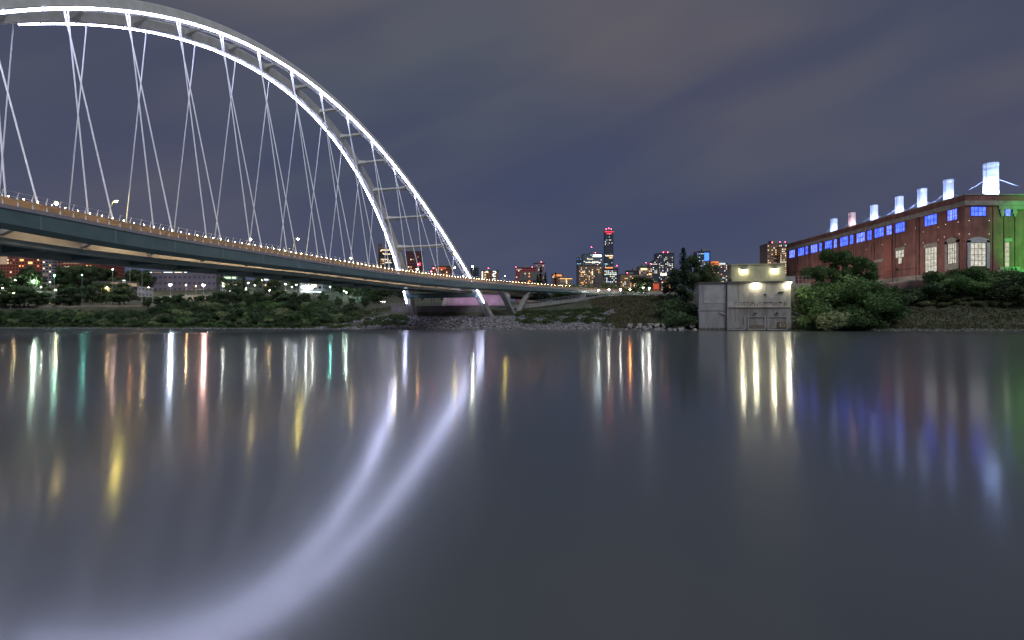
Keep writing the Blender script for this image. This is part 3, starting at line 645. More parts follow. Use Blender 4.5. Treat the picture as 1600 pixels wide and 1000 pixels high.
# ------------------------------------------------------------------ pumphouse standing in the river edge
def pumphouse():
    Yf = 211.0; t = empty('pumphouse', (85.6, Yf, 0), 'square concrete pumphouse rising from the water, lit by lamps on its wall', 'building', rz=R(-11.5))
    def part(mb, name, m, parent=None, bevel=0):
        o = mb.build(name, m, parent or t, bevel=bevel)
        if parent is None: o.location = -t.location
        return o
    pale = mat('stained_concrete', (.40,.385,.355), .85, col2=(.25,.235,.21), scale=.35, bump=.3, bscale=3, stretch=(1,1,.35), detail=8, lo=.42, hi=.7)
    plain = mat('grey_concrete', (.33,.325,.335), .85, col2=(.25,.245,.25), scale=.3, bump=.2, bscale=4, stretch=(1,1,.4), detail=7)
    dark = mat('damp_concrete', (.30,.285,.275), .8, col2=(.19,.18,.17), scale=.5, bump=.3, bscale=3, stretch=(1,1,.3), detail=8)
    yel = mat('rendered_block', (.46,.45,.31), .85, col2=(.40,.39,.26), scale=.3, bump=.2)
    x0, x1, x2 = 69.8, 79.8, 101.6
    mb = MB(); mb.box(x0, x1, Yf+1.0, Yf+14, -4, 17.6); part(mb, 'side_bay', plain)
    mb = MB(); mb.box(x0+1.9, x1-.3, Yf+.9, Yf+1.0, 10.2, 16.6); part(mb, 'panel', M['concrete_pale'])
    mb = MB(); mb.box(x0-.25, x1, Yf+.8, Yf+1.0, 7.4, 8.0); part(mb, 'string_course', plain)
    mb = MB(); mb.box(x1, x2, Yf, 236, 8.4, 17.3); part(mb, 'upper_wall', pale)
    mb = MB(); mb.box(x1-.15, x2+.1, Yf-.1, 236, -4, 8.4); part(mb, 'lower_wall', dark)
    mb = MB(); mb.box(x1-.2, x2+.15, Yf-.4, Yf+.0, 8.42, 8.8); part(mb, 'ledge', M['stone'])
    mb = MB(); mb.box(x0-.35, x1, Yf+.65, Yf+14.2, 17.62, 18.1); mb.box(x1, x2+.35, Yf-.45, 236.2, 17.32, 18.1); part(mb, 'parapet', M['roof'])
    mb = MB(); mb.box(x1, x1+2.1, Yf-.12, Yf, 8.85, 17.3); mb.box(x1-.02, x1+.25, Yf-.16, Yf-.12, -2, 17.3); part(mb, 'corner_strip', M['concrete_pale'])
    mb = MB()
    for x in (x1+4.0, x1+13.4): mb.box(x-.05, x+.05, Yf-.05, Yf, 8.85, 17.3)
    for i in range(10): z = 9.6 + .78*i; mb.box(x1+2.1, x2, Yf-.03, Yf, z-.025, z+.025)
    part(mb, 'board_joint', dark)
    mb = MB(); rnd = random.Random(3)
    for i in range(46):
        x = x1+.8 + rnd.random()*19.8; w = .15 + rnd.random()*.5; z = 10.1 + rnd.random()*.35; mb.box(x, x+w, Yf-.045, Yf, z - rnd.random()*.35, z+.12)
    part(mb, 'patched_seam', mat('seam_stain', (.10,.085,.07), .9))
    mb = MB(); rnd = random.Random(8); n_ = 60
    for a, b, y in ((x0, x1, Yf+1.0), (x1-.15, x2+.1, Yf-.1)):       # tide mark with a ragged upper edge
        pts = [(a, -3)] + [(a+(b-a)*i/n_, .75 + .3*rnd.random() + .2*math.sin(i*.7)) for i in range(n_+1)] + [(b, -3)]
        mb.add([(x, y-.025, z) for x, z in pts], [tuple(range(len(pts)))])
    part(mb, 'tide_mark', mat('tide_slime', (.075,.08,.06), .7, col2=(.12,.115,.09), scale=1.2))
    mb = MB()
    for i in range(30):                                           # rust and lime runs below the ledge and the seam
        x = x1+.4 + rnd.random()*20.6; w = .06 + .16*rnd.random(); h = .6 + 2.6*rnd.random(); z = 8.38 if i % 2 else 10.0
        y = Yf-.115 if i % 2 else Yf-.036; mb.add([(x-w, y, z), (x+w, y, z), (x+w*.4, y, z-h), (x-w*.3, y, z-h*.9)], [(0,3,2,1)])
    part(mb, 'rust_streaks', mat('rust_run', (.17,.13,.10), .9, col2=(.24,.20,.17), scale=2))
    # lower openings: framed bays, two round outlets, a fan housing
    mb = MB()
    for a, b in ((x1+.5, x1+6.0), (x1+7.2, x1+13.0), (x1+14.0, x1+20.5)):
        mb.box(a-.15, a+.15, Yf-.4, Yf-.1, .6, 4.9); mb.box(b-.15, b+.15, Yf-.4, Yf-.1, .6, 4.9); mb.box(a-.15, b+.15, Yf-.4, Yf-.1, .3, .6); 
        if a != x1+.5: mb.box(a-.15, b+.15, Yf-.42, Yf-.1, 4.9, 5.1)
    part(mb, 'bay_frame', M['concrete_pale'])
    mb = MB(); mb.box(x1+7.4, x1+12.8, Yf-.14, Yf-.1, .6, 2.0); part(mb, 'sluice_gate', mat('rusted_gate', (.12,.10,.08), .8, col2=(.2,.15,.11), scale=1))
    for x in (x1+9.6, x1+17.0):
        mb = MB(); 
        for k in range(12):
            a, b = 2*math.pi*k/12, 2*math.pi*(k+1)/12
            mb.hull([(x + r*math.cos(q), y, 6.2 + r*math.sin(q)) for r in (.42,.62) for q in (a,b) for y in (Yf-.1, Yf-.45)])
        o = part(mb, 'outlet_ring', dark); mb = MB(); mb.prism([(x+.42*math.cos(2*math.pi*k/12), 6.2+.42*math.sin(2*math.pi*k/12)) for k in range(12)], Yf-.16, Yf-.1); mb.build('outlet_mouth', M['dark_metal'], o)
    mb = MB(); mb.box(x1+17.4, x1+20.2, Yf-.7, Yf-.1, .9, 3.2); f = part(mb, 'fan_housing', mat('brown_housing', (.16,.11,.07), .8), bevel=.05)
    mb = MB()
    for k in range(14):
        a, b = 2*math.pi*k/14, 2*math.pi*(k+1)/14; mb.hull([(x1+18.8 + r*math.cos(q), y, 2.05 + r*math.sin(q)) for r in (.62,.85) for q in (a,b) for y in (Yf-.7, Yf-.85)])
    mb.ball((x1+18.8, Yf-.75, 2.05), .22, 8, 5); mb.build('fan_ring', M['stone'], f)
    mb = MB(); mb.tube([(x1-2.6, Yf+.8, 6.8), (x1-.5, Yf+.3, 6.1)], .16, 6); mb.tube([(x1+3.0, Yf-.3, 3.6), (x1+3.0, Yf-.3, 6.2)], .09, 6); part(mb, 'pipe', M['metal'])
    mb = MB(); mb.box(x1+17.6, x1+19.4, Yf-.5, Yf-.02, 13.9, 14.15); mb.box(x1+17.6, x1+17.8, Yf-.5, Yf-.02, 13.5, 13.9); mb.box(x1+12.6, x1+13.5, Yf-.4, Yf-.02, 13.0, 13.3); part(mb, 'bracket', M['dark_metal'])
    mb = MB(); mb.tube([(x2+.1, 215, 7.8), (x2+5.0, 213.5, 5.2), (x2+.2, 213, 3.0)], .14, 6); mb.tube([(x2+.1, 213.4, 5.1), (x2+4.9, 213.4, 5.1)], .1, 6); part(mb, 'boom', M['metal'])
    # upper block
    mb = MB(); mb.box(83.0, 102.4, 222, 230, 17.9, 25.2); ub = part(mb, 'upper_block', yel)
    mb = MB(); mb.box(82.7, 102.7, 221.7, 230.3, 25.2, 25.6); mb.build('coping', yel, ub)
    mb = MB(); mb.box(x1+1.0, x1+1.9, Yf+2, Yf+3, 18.1, 19.1); part(mb, 'vent_box', M['dark_metal'])
    # wing wall and railed platform
    wm = mat('wing_wall', (.26,.245,.20), .9, col2=(.20,.19,.155), scale=.3, bump=.4)
    mb = MB(); mb.hull([(x, y, z) for x, z0, z1 in ((x2, -4, 16.6), (x2+7, 4, 15.6)) for y in (216, 217.2) for z in (z0, z1)]); part(mb, 'wing_wall', wm)
    mb = MB(); mb.box(x2, x2+8.5, 217.2, 232, 14.2, 17.6); part(mb, 'platform', M['stone'])
    mb = MB()
    for i in range(7):
        x = x2 + .5 + 1.3*i; mb.tube([(x, 217.6, 17.6), (x, 217.6, 20.2)], .06, 5)
    mb.tube([(x2+.5, 217.6, 20.2), (x2+8.3, 217.6, 20.2)], .06, 5); mb.tube([(x2+.5, 217.6, 18.9), (x2+8.3, 217.6, 18.9)], .05, 5); part(mb, 'railing', M['metal'])
    mb = MB(); mb.box(x2+1, x2+5, 224, 228, 17.6, 20.6); part(mb, 'switch_cabinet', M['concrete_pale'])
    bulb = emit('wall_lamp_glow', (1.0,.93,.62), 620)
    for x, y, z, sc in ((87.4, 222, 22.9, .95), (98.6, 222, 23.0, 1.0), (x1+9.9, Yf-.5, 17.1, 1.05), (x2-.6, Yf-.5, 17.2, 1.05)):
        mb = MB(); mb.hull([(x+a, y+b, z+c) for a, b, c in ((-.55,0,.35),(.55,0,.35),(-.45,-.5,.3),(.45,-.5,.3),(-.4,0,.75),(.4,0,.75))]); h = part(mb, 'wall_lamp', M['dark_metal'])
        mb = MB(); mb.hull([(x+a*sc, y+b, z+c) for a, b, c in ((-.5,-.02,.3),(.5,-.02,.3),(-.42,-.45,.26),(.42,-.45,.26),(-.4,-.05,.02),(.4,-.05,.02),(-.33,-.4,.0),(.33,-.4,.0))]); mb.build('lamp_glass', bulb, h)
pumphouse()

# ------------------------------------------------------------------ the city on the north bank
WIN = {k: emit('win_' + k, c, e) for k, (c, e) in dict(
    amber=((1.0,.56,.20),1.7), warm=((1.0,.74,.42),1.7), cream=((1.0,.90,.66),1.8), white=((.86,.95,1.0),1.9), cyan=((.50,.92,1.0),1.5), green=((.72,.95,.62),1.2),
    blue=((.15,.38,1.0),1.6), orange=((1.0,.30,.08),1.6), red=((1.0,.06,.10),3.0), dim=((.75,.52,.34),.5)).items()}
BEACON = emit('beacon', (1.0,.05,.10), 60)
PAL = dict(glass=['white']*4+['cream']*3+['cyan']*2+['warm'], warm=['amber']*4+['warm']*4+['cream']*2+['white'], mix=['warm']*3+['cream']*2+['white']*2+['amber']*2+['cyan','blue'],
           blue=['blue']*4+['cyan']*3+['white'], red=['amber']*2+['warm']*2+['orange']*2+['cream'], office=['white']*3+['cream']*3+['green']*2+['warm'])
def tower(label, u0, u1, v, Y, wall, pal, cw=3.2, ch=3.6, lit=.3, depth=.8, seed=1, name='office_tower', vb=None, glass=(.03,.035,.045), beacons=(), crown=None, bands=(), cat='building', roof='flat', maxwin=100, wash=0, emitcol=None, wf=(.5,.42)):
    rnd = random.Random(seed); a = P(u0, v, Y); b = P(u1, v, Y); w = b.x - a.x; base = ground((a.x+b.x)/2, Y) - 2 if vb is None else P(u0, vb, Y).z; H = a.z - base
    t = empty(name, (a.x, Y, base), label, cat); lit = min(.75, lit*1.35) if lit else 0
    fm = facade('facade_'+str(seed), wall, glass, cw, ch)
    if wash:                                   # facade washed by lamps at its foot and roof line
        bs = fm.node_tree.nodes['Principled BSDF']; 
    d = max(8, w*depth); mb = MB()
    if roof == 'slope': mb.prism([(0,0),(w,0),(w,H),(w*.55,H-.16*w),(0,H-.75*w)], 0, d)
    elif roof == 'gable': mb.box(0, w, 0, d, 0, H*.72)
    else: mb.box(0, w, 0, d, 0, H)
    wl = mb.build('wall', fm, t)
    if roof == 'gable':
        rm = MB(); rm.hull([(x, y, z) for x, y, z in ((-.6,-.6,H*.72),(w+.6,-.6,H*.72),(-.6,d+.6,H*.72),(w+.6,d+.6,H*.72),(w*.12,d*.5,H),(w*.88,d*.5,H))]); rm.build('roof', M['roof'], t)
    elif roof == 'flat':
        rm = MB(); k = min(.5, w*.03); rm.box(-k, w+k, -k, d+k, H, H+.9); 
        rm.build('roof', M['roof'], t)
        pm = MB(); px = w*(.25+.3*rnd.random()); pm.box(px, px+w*.3, d*.3, d*.7, H+.9, H+.9+min(6, H*.06)); pm.build('plant_room', M['concrete'], t)
    # lit windows, each a pane of its own standing a little proud of the wall
    cells = []; nx = int(w/cw); nz = int((H*(.70 if roof == 'gable' else 1))/ch)
    for j in range(nz):
        fl = rnd.random()
        for i in range(nx):
            if roof == 'slope' and (j+1)*ch > H - .75*w*(1 - i/nx): continue
            p = lit * (1.7 if fl > .72 else .75)
            zc = base + (j+.5)*ch; vv = HZ - FPX*(zc-CAMZ)/Y
            if vv > 462: continue
            if rnd.random() < p: cells.append((i, j))
    rnd.shuffle(cells); cells = cells[:maxwin]; meshes = {}
    for i, j in cells:
        k = rnd.choice(PAL[pal] + ['dim']*4)  # extra dim panes added to give the facades a glow
        if k not in meshes:
            mb = MB(); mb.box(-cw*wf[0]/2, cw*wf[0]/2, -.12, 0, -ch*wf[1]/2, ch*wf[1]/2); meshes[k] = mb.mesh('window', WIN[k])
        link('window', meshes[k], t, ((i+.5)*cw, 0, (j+.53)*ch))
    for x0, x1, v0, v1, k in bands:            # bright floors, signs, lit crowns, wall washes put in as glow: fractions across, photo rows down
        z0, z1 = P(0, v1, Y).z - base, P(0, v0, Y).z - base; mb = MB(); mb.box(x0*w, x1*w, -.35, -.15, z0, z1); mb.build('lit_band', WIN[k] if isinstance(k, str) else k, t)
    for x, dz in beacons:
        mb = MB(); mb.tube([(x*w, d*.3, H), (x*w, d*.3, H+dz)], .25, 4); m_ = mb.build('mast', M['dark_metal'], t)
        mb = MB(); mb.ball((x*w, d*.3, H+dz+.9), 0.7*Y/1400, 6, 4); mb.build('beacon', BEACON, m_)
    return t
G = (.075,.095,.145); BR = (.36,.24,.17); TN = (.40,.32,.25); DK = (.05,.055,.075)
tower('tallest dark glass skyscraper with a red lit crown', 945, 958.5, 361, 1500, G, 'glass', 3.4, 4.0, .13, seed=11, bands=((0,1,361.6,362.7,emit('red_crown', (1.0,.03,.07), 3)),(.2,.8,365,365.6,'red'),(.1,.95,399,400.5,'warm'),(.5,.9,402,403.5,'amber'),(0,.3,412,413,'cyan')), beacons=((.2,5),(.5,7),(.8,5)))
tower('pale tower with white lit floors and a glowing white sign at its top', 911.5, 942, 397, 1420, (.20,.24,.27), 'glass', 4.2, 4.0, .42, seed=12, bands=((.52,.92,398.5,401,emit('roof_sign', (.65,.92,1.0), 14)),(.2,.5,404.5,405.3,'cream'),(.1,.9,409.6,410.4,'cream')), beacons=((.65,4),(.45,18)))
tower('narrow dark blue tower behind the pale white lit tower', 901.5, 912, 403, 1480, G, 'blue', 3.5, 4.0, .25, seed=13)
tower('broad brown flats with rows of amber windows below the white lit tower', 904.5, 941, 415, 1180, BR, 'warm', 3.3, 3.4, .36, seed=14, name='apartment_block', bands=((.08,.26,425,426.4,'amber'),(.55,.6,423.5,430,'warm'),(.1,.2,440.8,442.6,'orange')))
tower('small gabled brown hall with violet windows in front of the skyline', 929, 943.5, 426.5, 950, (.20,.14,.11), 'blue', 4.2, 5, .25, seed=15, name='gabled_hall', roof='gable')
tower('low blue glass office with an orange roof light and red beacon', 944, 966, 420, 1150, G, 'glass', 3.6, 3.6, .4, seed=16, bands=((.1,.62,417.6,419.6,'orange'),(.05,.9,428,428.9,'green')), beacons=((.96,6),))
tower('low block with an orange lit top beside a dark spruce', 862.5, 879, 428.5, 1000, (.40,.20,.12), 'red', 3.6, 3.6, .25, seed=17, name='apartment_block', bands=((.15,.9,429,431.5,'orange'),))
tower('long low tan block with an amber roof edge', 874.5, 894, 434.5, 960, TN, 'warm', 3.4, 3.4, .45, seed=18, name='apartment_block', bands=((0,1,435,436,'amber'),(.5,.55,436,442,'warm')))
tower('warm lit hotel with a dark slab roof in front of purple flats', 969.5, 998, 429, 1050, (.42,.28,.16), 'warm', 3.4, 3.4, .34, seed=19, name='hotel', beacons=((.42,3),))
tower('dark slab roofed block just behind the warm lit hotel', 980, 999, 423, 1150, DK, 'warm', 3.6, 3.6, .12, seed=20)
tower('purple brown flats with a bright top floor next to the slanted tower', 998.5, 1020, 417, 1100, (.28,.20,.19), 'warm', 3.6, 3.6, .32, seed=21, name='apartment_block', bands=((.12,.55,419,422,'warm'),(.7,.9,427,429.5,'amber')), beacons=((.55,8),(.9,6)))
tower('dark tower with a slanted roof rising to its neighbour', 1012, 1029, 403, 1260, G, 'office', 3.6, 3.8, .32, seed=22, roof='slope')
tower('dark blue glass tower with scattered white windows and two red beacons', 1027, 1053.5, 396, 1300, G, 'office', 3.6, 3.8, .42, seed=23, bands=((.18,.55,427,430.5,'cream'),), beacons=((.42,3),(.68,3)))
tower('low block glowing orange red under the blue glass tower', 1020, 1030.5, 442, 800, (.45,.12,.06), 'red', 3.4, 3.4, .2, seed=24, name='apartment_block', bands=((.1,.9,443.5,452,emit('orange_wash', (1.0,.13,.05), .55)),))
tower('red brick flats between the orange block and the spruce', 1033, 1053, 437.5, 820, (.38,.14,.11), 'red', 3.4, 3.4, .3, seed=25, name='apartment_block')
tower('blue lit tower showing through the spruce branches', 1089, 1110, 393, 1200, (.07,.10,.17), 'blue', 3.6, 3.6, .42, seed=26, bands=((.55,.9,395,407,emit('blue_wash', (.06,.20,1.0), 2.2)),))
tower('mid height office with an orange glowing top and cyan and white windows', 1110, 1137.5, 412, 1150, (.16,.13,.15), 'mix', 3.4, 3.6, .36, seed=27, bands=((.02,.46,408.5,414.5,emit('orange_top', (1.0,.22,.05), 1.2)),(.5,.85,411,413,'white')), beacons=((.2,3),))
tower('tall brown tower with a grid of warm windows beside the power station', 1199, 1233.5, 381.5, 900, (.38,.24,.17), 'warm', 3.0, 3.3, .30, seed=28, glass=(.07,.06,.06), bands=((.62,1,382.5,385,'white'),(.62,.78,386,387,'white')), beacons=((.33,3),(.68,4),(.92,4)))
tower('warm lit strip of the brown tower facing the power station gap', 1219, 1233.4, 386, 890, (.42,.28,.20), 'warm', 2.4, 3.3, .62, seed=29)
tower('dark tower with yellow lit floors seen through the hangers', 593.5, 612, 390, 820, DK, 'warm', 3.2, 3.6, .25, seed=30, bands=((.1,1,390,391.5,'warm'),(.3,.9,396.5,397.6,'cream'),(.1,.75,404.5,405.6,'warm'),(.4,1,410,411,'cream')))
tower('narrow shaft topping the dark tower behind the hangers', 590.5, 594.5, 382, 824, (.30,.18,.14), 'warm', 3.2, 3.6, .05, seed=31)
tower('dark red slab block seen between the two arch ribs', 633, 658, 393.5, 780, (.17,.05,.06), 'red', 3.2, 3.4, .08, seed=32, bands=((.85,.97,410.5,415,'red'),))
tower('low red lit block just beneath the lowest brace of the arch', 676, 704, 416.5, 760, (.30,.09,.06), 'red', 3.4, 3.4, .22, seed=33, bands=((.30,.75,417.5,421,emit('dull_red_wash', (1.0,.18,.06), .5)),))
tower('slender dark block right behind the bridge footpath rail', 735, 747.5, 419, 840, DK, 'glass', 3.4, 3.6, .1, seed=34)
tower('orange block with two columns of white windows', 752, 778, 423.5, 700, (.42,.22,.12), 'warm', 3.2, 3.2, .34, seed=35, name='apartment_block', bands=((.03,.1,424,440,'cream'),(.70,.86,423.5,425,'white'),(.70,.86,427,428.4,'white'),(.70,.86,431,432.4,'white'),(.70,.86,435,436.4,'white'),(.70,.86,439,440.4,'white'),(.28,.4,423.5,425.5,'white')), beacons=((.42,3),))
tower('long red walled block with a violet top floor', 805.5, 838, 418.5, 900, (.48,.08,.10), 'red', 3.4, 3.4, .14, seed=36, name='apartment_block', bands=((.02,.3,420,422,'dim'),), beacons=((.02,1),(.82,1)))
tower('lavender setback top rising behind the long red block', 834, 851, 411.5, 930, (.36,.28,.36), 'red', 3.4, 3.4, .2, seed=37, name='apartment_block', beacons=((.7,2),))
tower('steep roofed brick house with lit dormers before the red block', 810, 846, 423.5, 560, (.34,.22,.18), 'warm', 4.5, 4.2, .13, seed=38, name='gabled_house', roof='gable', bands=((.27,.31,426.5,428.5,'amber'),(.45,.49,426.5,428.5,'amber'),(.44,.5,431,433,'orange'),(.44,.52,438,440.5,'orange')))
# west of the bridge, on the hill under the deck
tower('orange red flats glowing under the bridge deck at the frame edge', -14, 67, 399, 640, (.40,.11,.07), 'red', 3.4, 3.4, .07, seed=40, name='apartment_block', bands=((.18,.32,401,413,'dim'),(.56,.63,405,408,'amber'),(.72,.8,409,412.5,'amber')))
tower('grey flats with yellow windows next to the orange red flats', 66, 84, 404, 620, (.28,.25,.27), 'warm', 3.4, 3.4, .22, seed=41, name='apartment_block')
tower('low red hall with a strip of cream windows on the dark hill', 90, 158, 408.5, 560, (.34,.08,.05), 'red', 3.4, 3.4, .1, seed=42, name='low_hall', bands=((.14,.55,416,417.6,'cream'),(.12,.5,411,411.8,'dim')))
tower('long pale violet hall with a row of small windows under the deck', 224, 338, 425, 470, (.15,.14,.19), 'glass', 4, 5, .0, seed=43, name='long_hall', glass=(.11,.10,.14), bands=((.05,.12,423.5,426.2,'white'),(.14,.25,423.4,426,'dim'),(.28,.40,423.6,426,'white'),(.43,.53,424.2,426,'cream'),(.56,.60,424.6,426,'white')))
tower('flat block with two rows of pale green windows past the pale hall', 343, 372, 428, 450, (.10,.13,.14), 'office', 3.6, 4, .0, seed=44, name='office_block', bands=((.25,.62,432.4,435.6,'green'),(.68,.9,432.4,435.6,'green'),(.15,.42,441.2,445.4,'cream'),(.46,.9,441.2,445.4,'cream')))
tower('low concrete loading wall with glowing bays behind the riverside road', 163, 214, 449.5, 400, (.12,.115,.11), 'glass', 4, 4, .0, seed=45, name='loading_shed', glass=(.09,.085,.08), bands=((.62,1,443,447.5,'dim'),))
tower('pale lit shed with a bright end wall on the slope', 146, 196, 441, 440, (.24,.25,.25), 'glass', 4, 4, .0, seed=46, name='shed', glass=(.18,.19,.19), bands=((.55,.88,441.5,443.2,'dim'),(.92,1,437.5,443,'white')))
tower('white lit pavilion half hidden by trees under the bridge', 468, 505, 443, 430, (.40,.42,.42), 'glass', 3.4, 4, .3, seed=47, name='pavilion', bands=((.1,.3,445.5,448.5,'white'),(.5,.72,444.5,449,'cream'),(.05,.95,455.6,456.8,'white')))
tower('small kiosk with a bright white sign among the trees', 409, 426, 434, 430, (.15,.16,.17), 'glass', 3.4, 4, .0, seed=48, name='kiosk', bands=((.25,.6,435.4,438,'white'),(.75,1,436,437.6,'dim'),(.3,.45,444.5,446.5,'amber')))

# ------------------------------------------------------------------ plants
F1 = foliage('leaves_dark', (.045,.080,.038), (.15,.215,.105))
F2 = foliage('leaves_mid', (.085,.165,.06), (.25,.37,.15))
F3 = foliage('leaves_pale', (.17,.215,.10), (.32,.36,.20))
F4 = foliage('needles', (.03,.055,.038), (.08,.12,.085), scale=.8)
def crown(seed, lobes, n, size, mat_, name='crown', flat=.0):
    rnd = np.random.default_rng(seed); V = []; Fc = []
    wts = np.array([r[0]*r[1]*r[2] for _, r in lobes]) ** .75; wts /= wts.sum()
    for c, r in [lobes[i] for i in rnd.choice(len(lobes), n, p=wts)]:
        d = rnd.normal(size=3); d /= np.linalg.norm(d); k = rnd.random() ** .38
        if rnd.random() < .12: k *= 1.18
        p = np.array(c) + d * np.array(r) * k; s = size * (.55 + .9*rnd.random())
        a = rnd.normal(size=3); a[2] *= .6; a /= np.linalg.norm(a); b = np.cross(a, d + rnd.normal(size=3)*.7); b /= (np.linalg.norm(b) + 1e-6)
        q = np.cross(a, b); m = len(V)
        V += [p - a*s, p + b*s*.55 + q*s*.2, p + a*s, p - b*s*.55 + q*s*.1]; Fc += [(m, m+1, m+2, m+3)]
    me = bpy.data.meshes.new(name); me.from_pydata([tuple(map(float, v)) for v in V], [], Fc); me.materials.append(mat_); return me
def rl(seed, n, R_, h0, h1, s0, s1):
    r = random.Random(seed); out = []
    for i in range(n):
        a = 2*math.pi*(i + r.random()*.6)/n; k = R_*(.35 + .65*r.random()); s = s0 + (s1-s0)*r.random(); z = h0 + (h1-h0)*r.random()
        out.append(((k*math.cos(a), k*math.sin(a), z), (s, s, s*(.65+.4*r.random()))))
    return out
PROTO = {}
def trunk_mesh(h, r, seed, branches=5, spread=1.5):
    rd = random.Random(seed); mb = MB(); mb.tube([(0,0,-.6),(.05*h*rd.uniform(-.5,.5),0,h*.5),(.08*h*rd.uniform(-1,1),.05*h*rd.uniform(-1,1),h)], [r,r*.7,r*.25], 6)
    for i in range(branches):
        a = 2*math.pi*i/branches + rd.random(); z = h*(.3+.45*rd.random()); mb.tube([(0,0,z),(spread*.5*math.cos(a),spread*.5*math.sin(a),z+h*.15),(spread*math.cos(a),spread*math.sin(a),z+h*.28)], [r*.4,r*.28,r*.1], 4)
    return mb.mesh('trunk', M['bark'])
def proto(key, kind, crown_me, trunk_me): PROTO[key] = (kind, crown_me, trunk_me)
for i in range(4): proto(f'bush{i}', 'bush', crown(20+i, rl(i, 6+i, 1.5, .7, 1.9, .8, 1.25), 2600, .15, F1), trunk_mesh(1.5, .08, i, 4, .8))
for i in range(2): proto(f'pale{i}', 'bush', crown(40+i, rl(30+i, 7, 1.5, .7, 1.8, .75, 1.15), 2300, .15, F3), trunk_mesh(1.4, .08, i+9, 4, .8))
for i in range(4): proto(f'mid{i}', 'bush', crown(50+i, rl(60+i, 15, 1.9, .6, 2.3, .45, .85), 7000, .085, F2), trunk_mesh(1.6, .09, i+19, 4, .9))
for i in range(4): proto(f'tree{i}', 'broadleaf_tree', crown(70+i, rl(80+i, 14, 2.7, 2.0, 6.5, .55, 1.15) + [((0,0,6.4),(1.2,1.2,1.1))], 5200, .16, F1), trunk_mesh(5.2, .2, i+29, 6, 1.6))
for i in range(3): proto(f'green{i}', 'broadleaf_tree', crown(170+i, rl(180+i, 14, 2.7, 1.6, 6.5, .55, 1.15), 6000, .15, F2), trunk_mesh(5.2, .2, i+49, 7, 2.0))
for i in range(2): proto(f'lit{i}', 'broadleaf_tree', crown(90+i, rl(95+i, 9, 1.9, 2.2, 5.2, 1.0, 1.5), 3600, .17, F3), trunk_mesh(4.6, .18, i+39, 6, 1.5))  # lamplight on these trees is put into paler leaves
def conifer(seed, h, r, n):
    rd = np.random.default_rng(seed); V = []; Fc = []
    lay = 22
    for j in range(lay):
        z = h*(.10 + .90*j/lay); rr = r*(1 - j/lay)**.85*(.8+.4*rd.random()) + .12; m = max(5, int(13*(1-j/lay)+4))
        for i in range(m):
            a = 2*math.pi*(i+rd.random())/m; L = rr*(.6+.5*rd.random()); 
            for q in range(n):
                k = (q + rd.random())/n; p = np.array([math.cos(a)*L*k, math.sin(a)*L*k, z - .32*L*k*k + rd.normal()*.1]); s = .10*h*.28*(1.2-.7*k)*(.6+.7*rd.random())
                d = np.array([math.cos(a+rd.normal()*.5), math.sin(a+rd.normal()*.5), -.3+rd.normal()*.3]); w = np.cross(d, [0,0,1.]) * .4 + np.array([0,0,rd.normal()*.25]); o = len(V)
                V += [p-d*s, p+w*s, p+d*s, p-w*s]; Fc.append((o,o+1,o+2,o+3))
    me = bpy.data.meshes.new('crown'); me.from_pydata([tuple(map(float, v)) for v in V], [], Fc); me.materials.append(F4); return me
for i in range(2): proto(f'spruce{i}', 'spruce_tree', conifer(120+i, 10, 2.5, 7), (lambda mb: mb.tube([(0,0,-.6),(0,0,9.6)], [.22,.04], 6).mesh('trunk', M['bark']))(MB()))
SIZE = {'bush': 2.9, 'mid': 3.1, 'pale': 2.8, 'tree': 7.4, 'green': 7.4, 'lit': 6.6, 'spruce': 10.0}
PR = random.Random(5)
def clear_lamps(x, y, h, half):
    u = 800 + FPX*x/y
    for lu, lv, ly in LAMPS:
        if ly > y - 2 and abs(u - lu) < half*FPX/y + 2: h = min(h, top_at(x, y, lv + 8))
    return h
def plant(key, x, y, h, label, group=None, z=None, wide=1.0, sink=.25):
    kind, cm, tm = PROTO[key]; s = h / SIZE[key.rstrip('0123456789')]
    t = empty(kind, (x, y, (ground(x, y) if z is None else z) - sink), label, 'tree' if 'tree' in kind else 'bush', group, rz=PR.random()*6.28)
    t.scale = (s*wide, s*wide, s)
    link('trunk', tm, t); link('crown', cm, t); return t
def any_(k): return k + str(PR.randrange({'bush':4,'pale':2,'mid':4,'tree':4,'lit':2,'spruce':2}[k]))
def at_uv(u, v, H): p = on_ray(u, v, H); return p.x, p.y
def top_at(x, y, v): return CAMZ + (HZ - v)/FPX*y - ground(x, y)       # height that reaches a given photo row
# dense bushes on the shore west of the bridge, and the wood above them
LB_ = 'dark green bush in the dense thicket along the shore under the bridge'
n = 0
for x in np.arange(-300, -62, 4.3):
    for t_, hh in ((7, 2.4), (13, 3.6), (20, 4.6), (27, 5.2), (35, 5.6)):
        xx = float(x) + PR.uniform(-2, 2); yy = shore(xx) + t_ + PR.uniform(-2.2, 2.2); u = 800 + FPX*xx/yy
        if u < -60 or u > 575: continue
        h = hh * PR.uniform(.75, 1.25)
        if u > 500: h *= max(.42, 1 - (u-500)/110)
        if u < 240: h = min(h, max(1.4, top_at(xx, yy, 481.5 + PR.uniform(-1, 4))))
        plant(any_('bush' if PR.random() < .72 else 'pale' if PR.random() < .4 else 'mid'), xx, yy, h, LB_, 'thicket bushes along the shore', wide=PR.uniform(1.0, 1.35)); n += 1
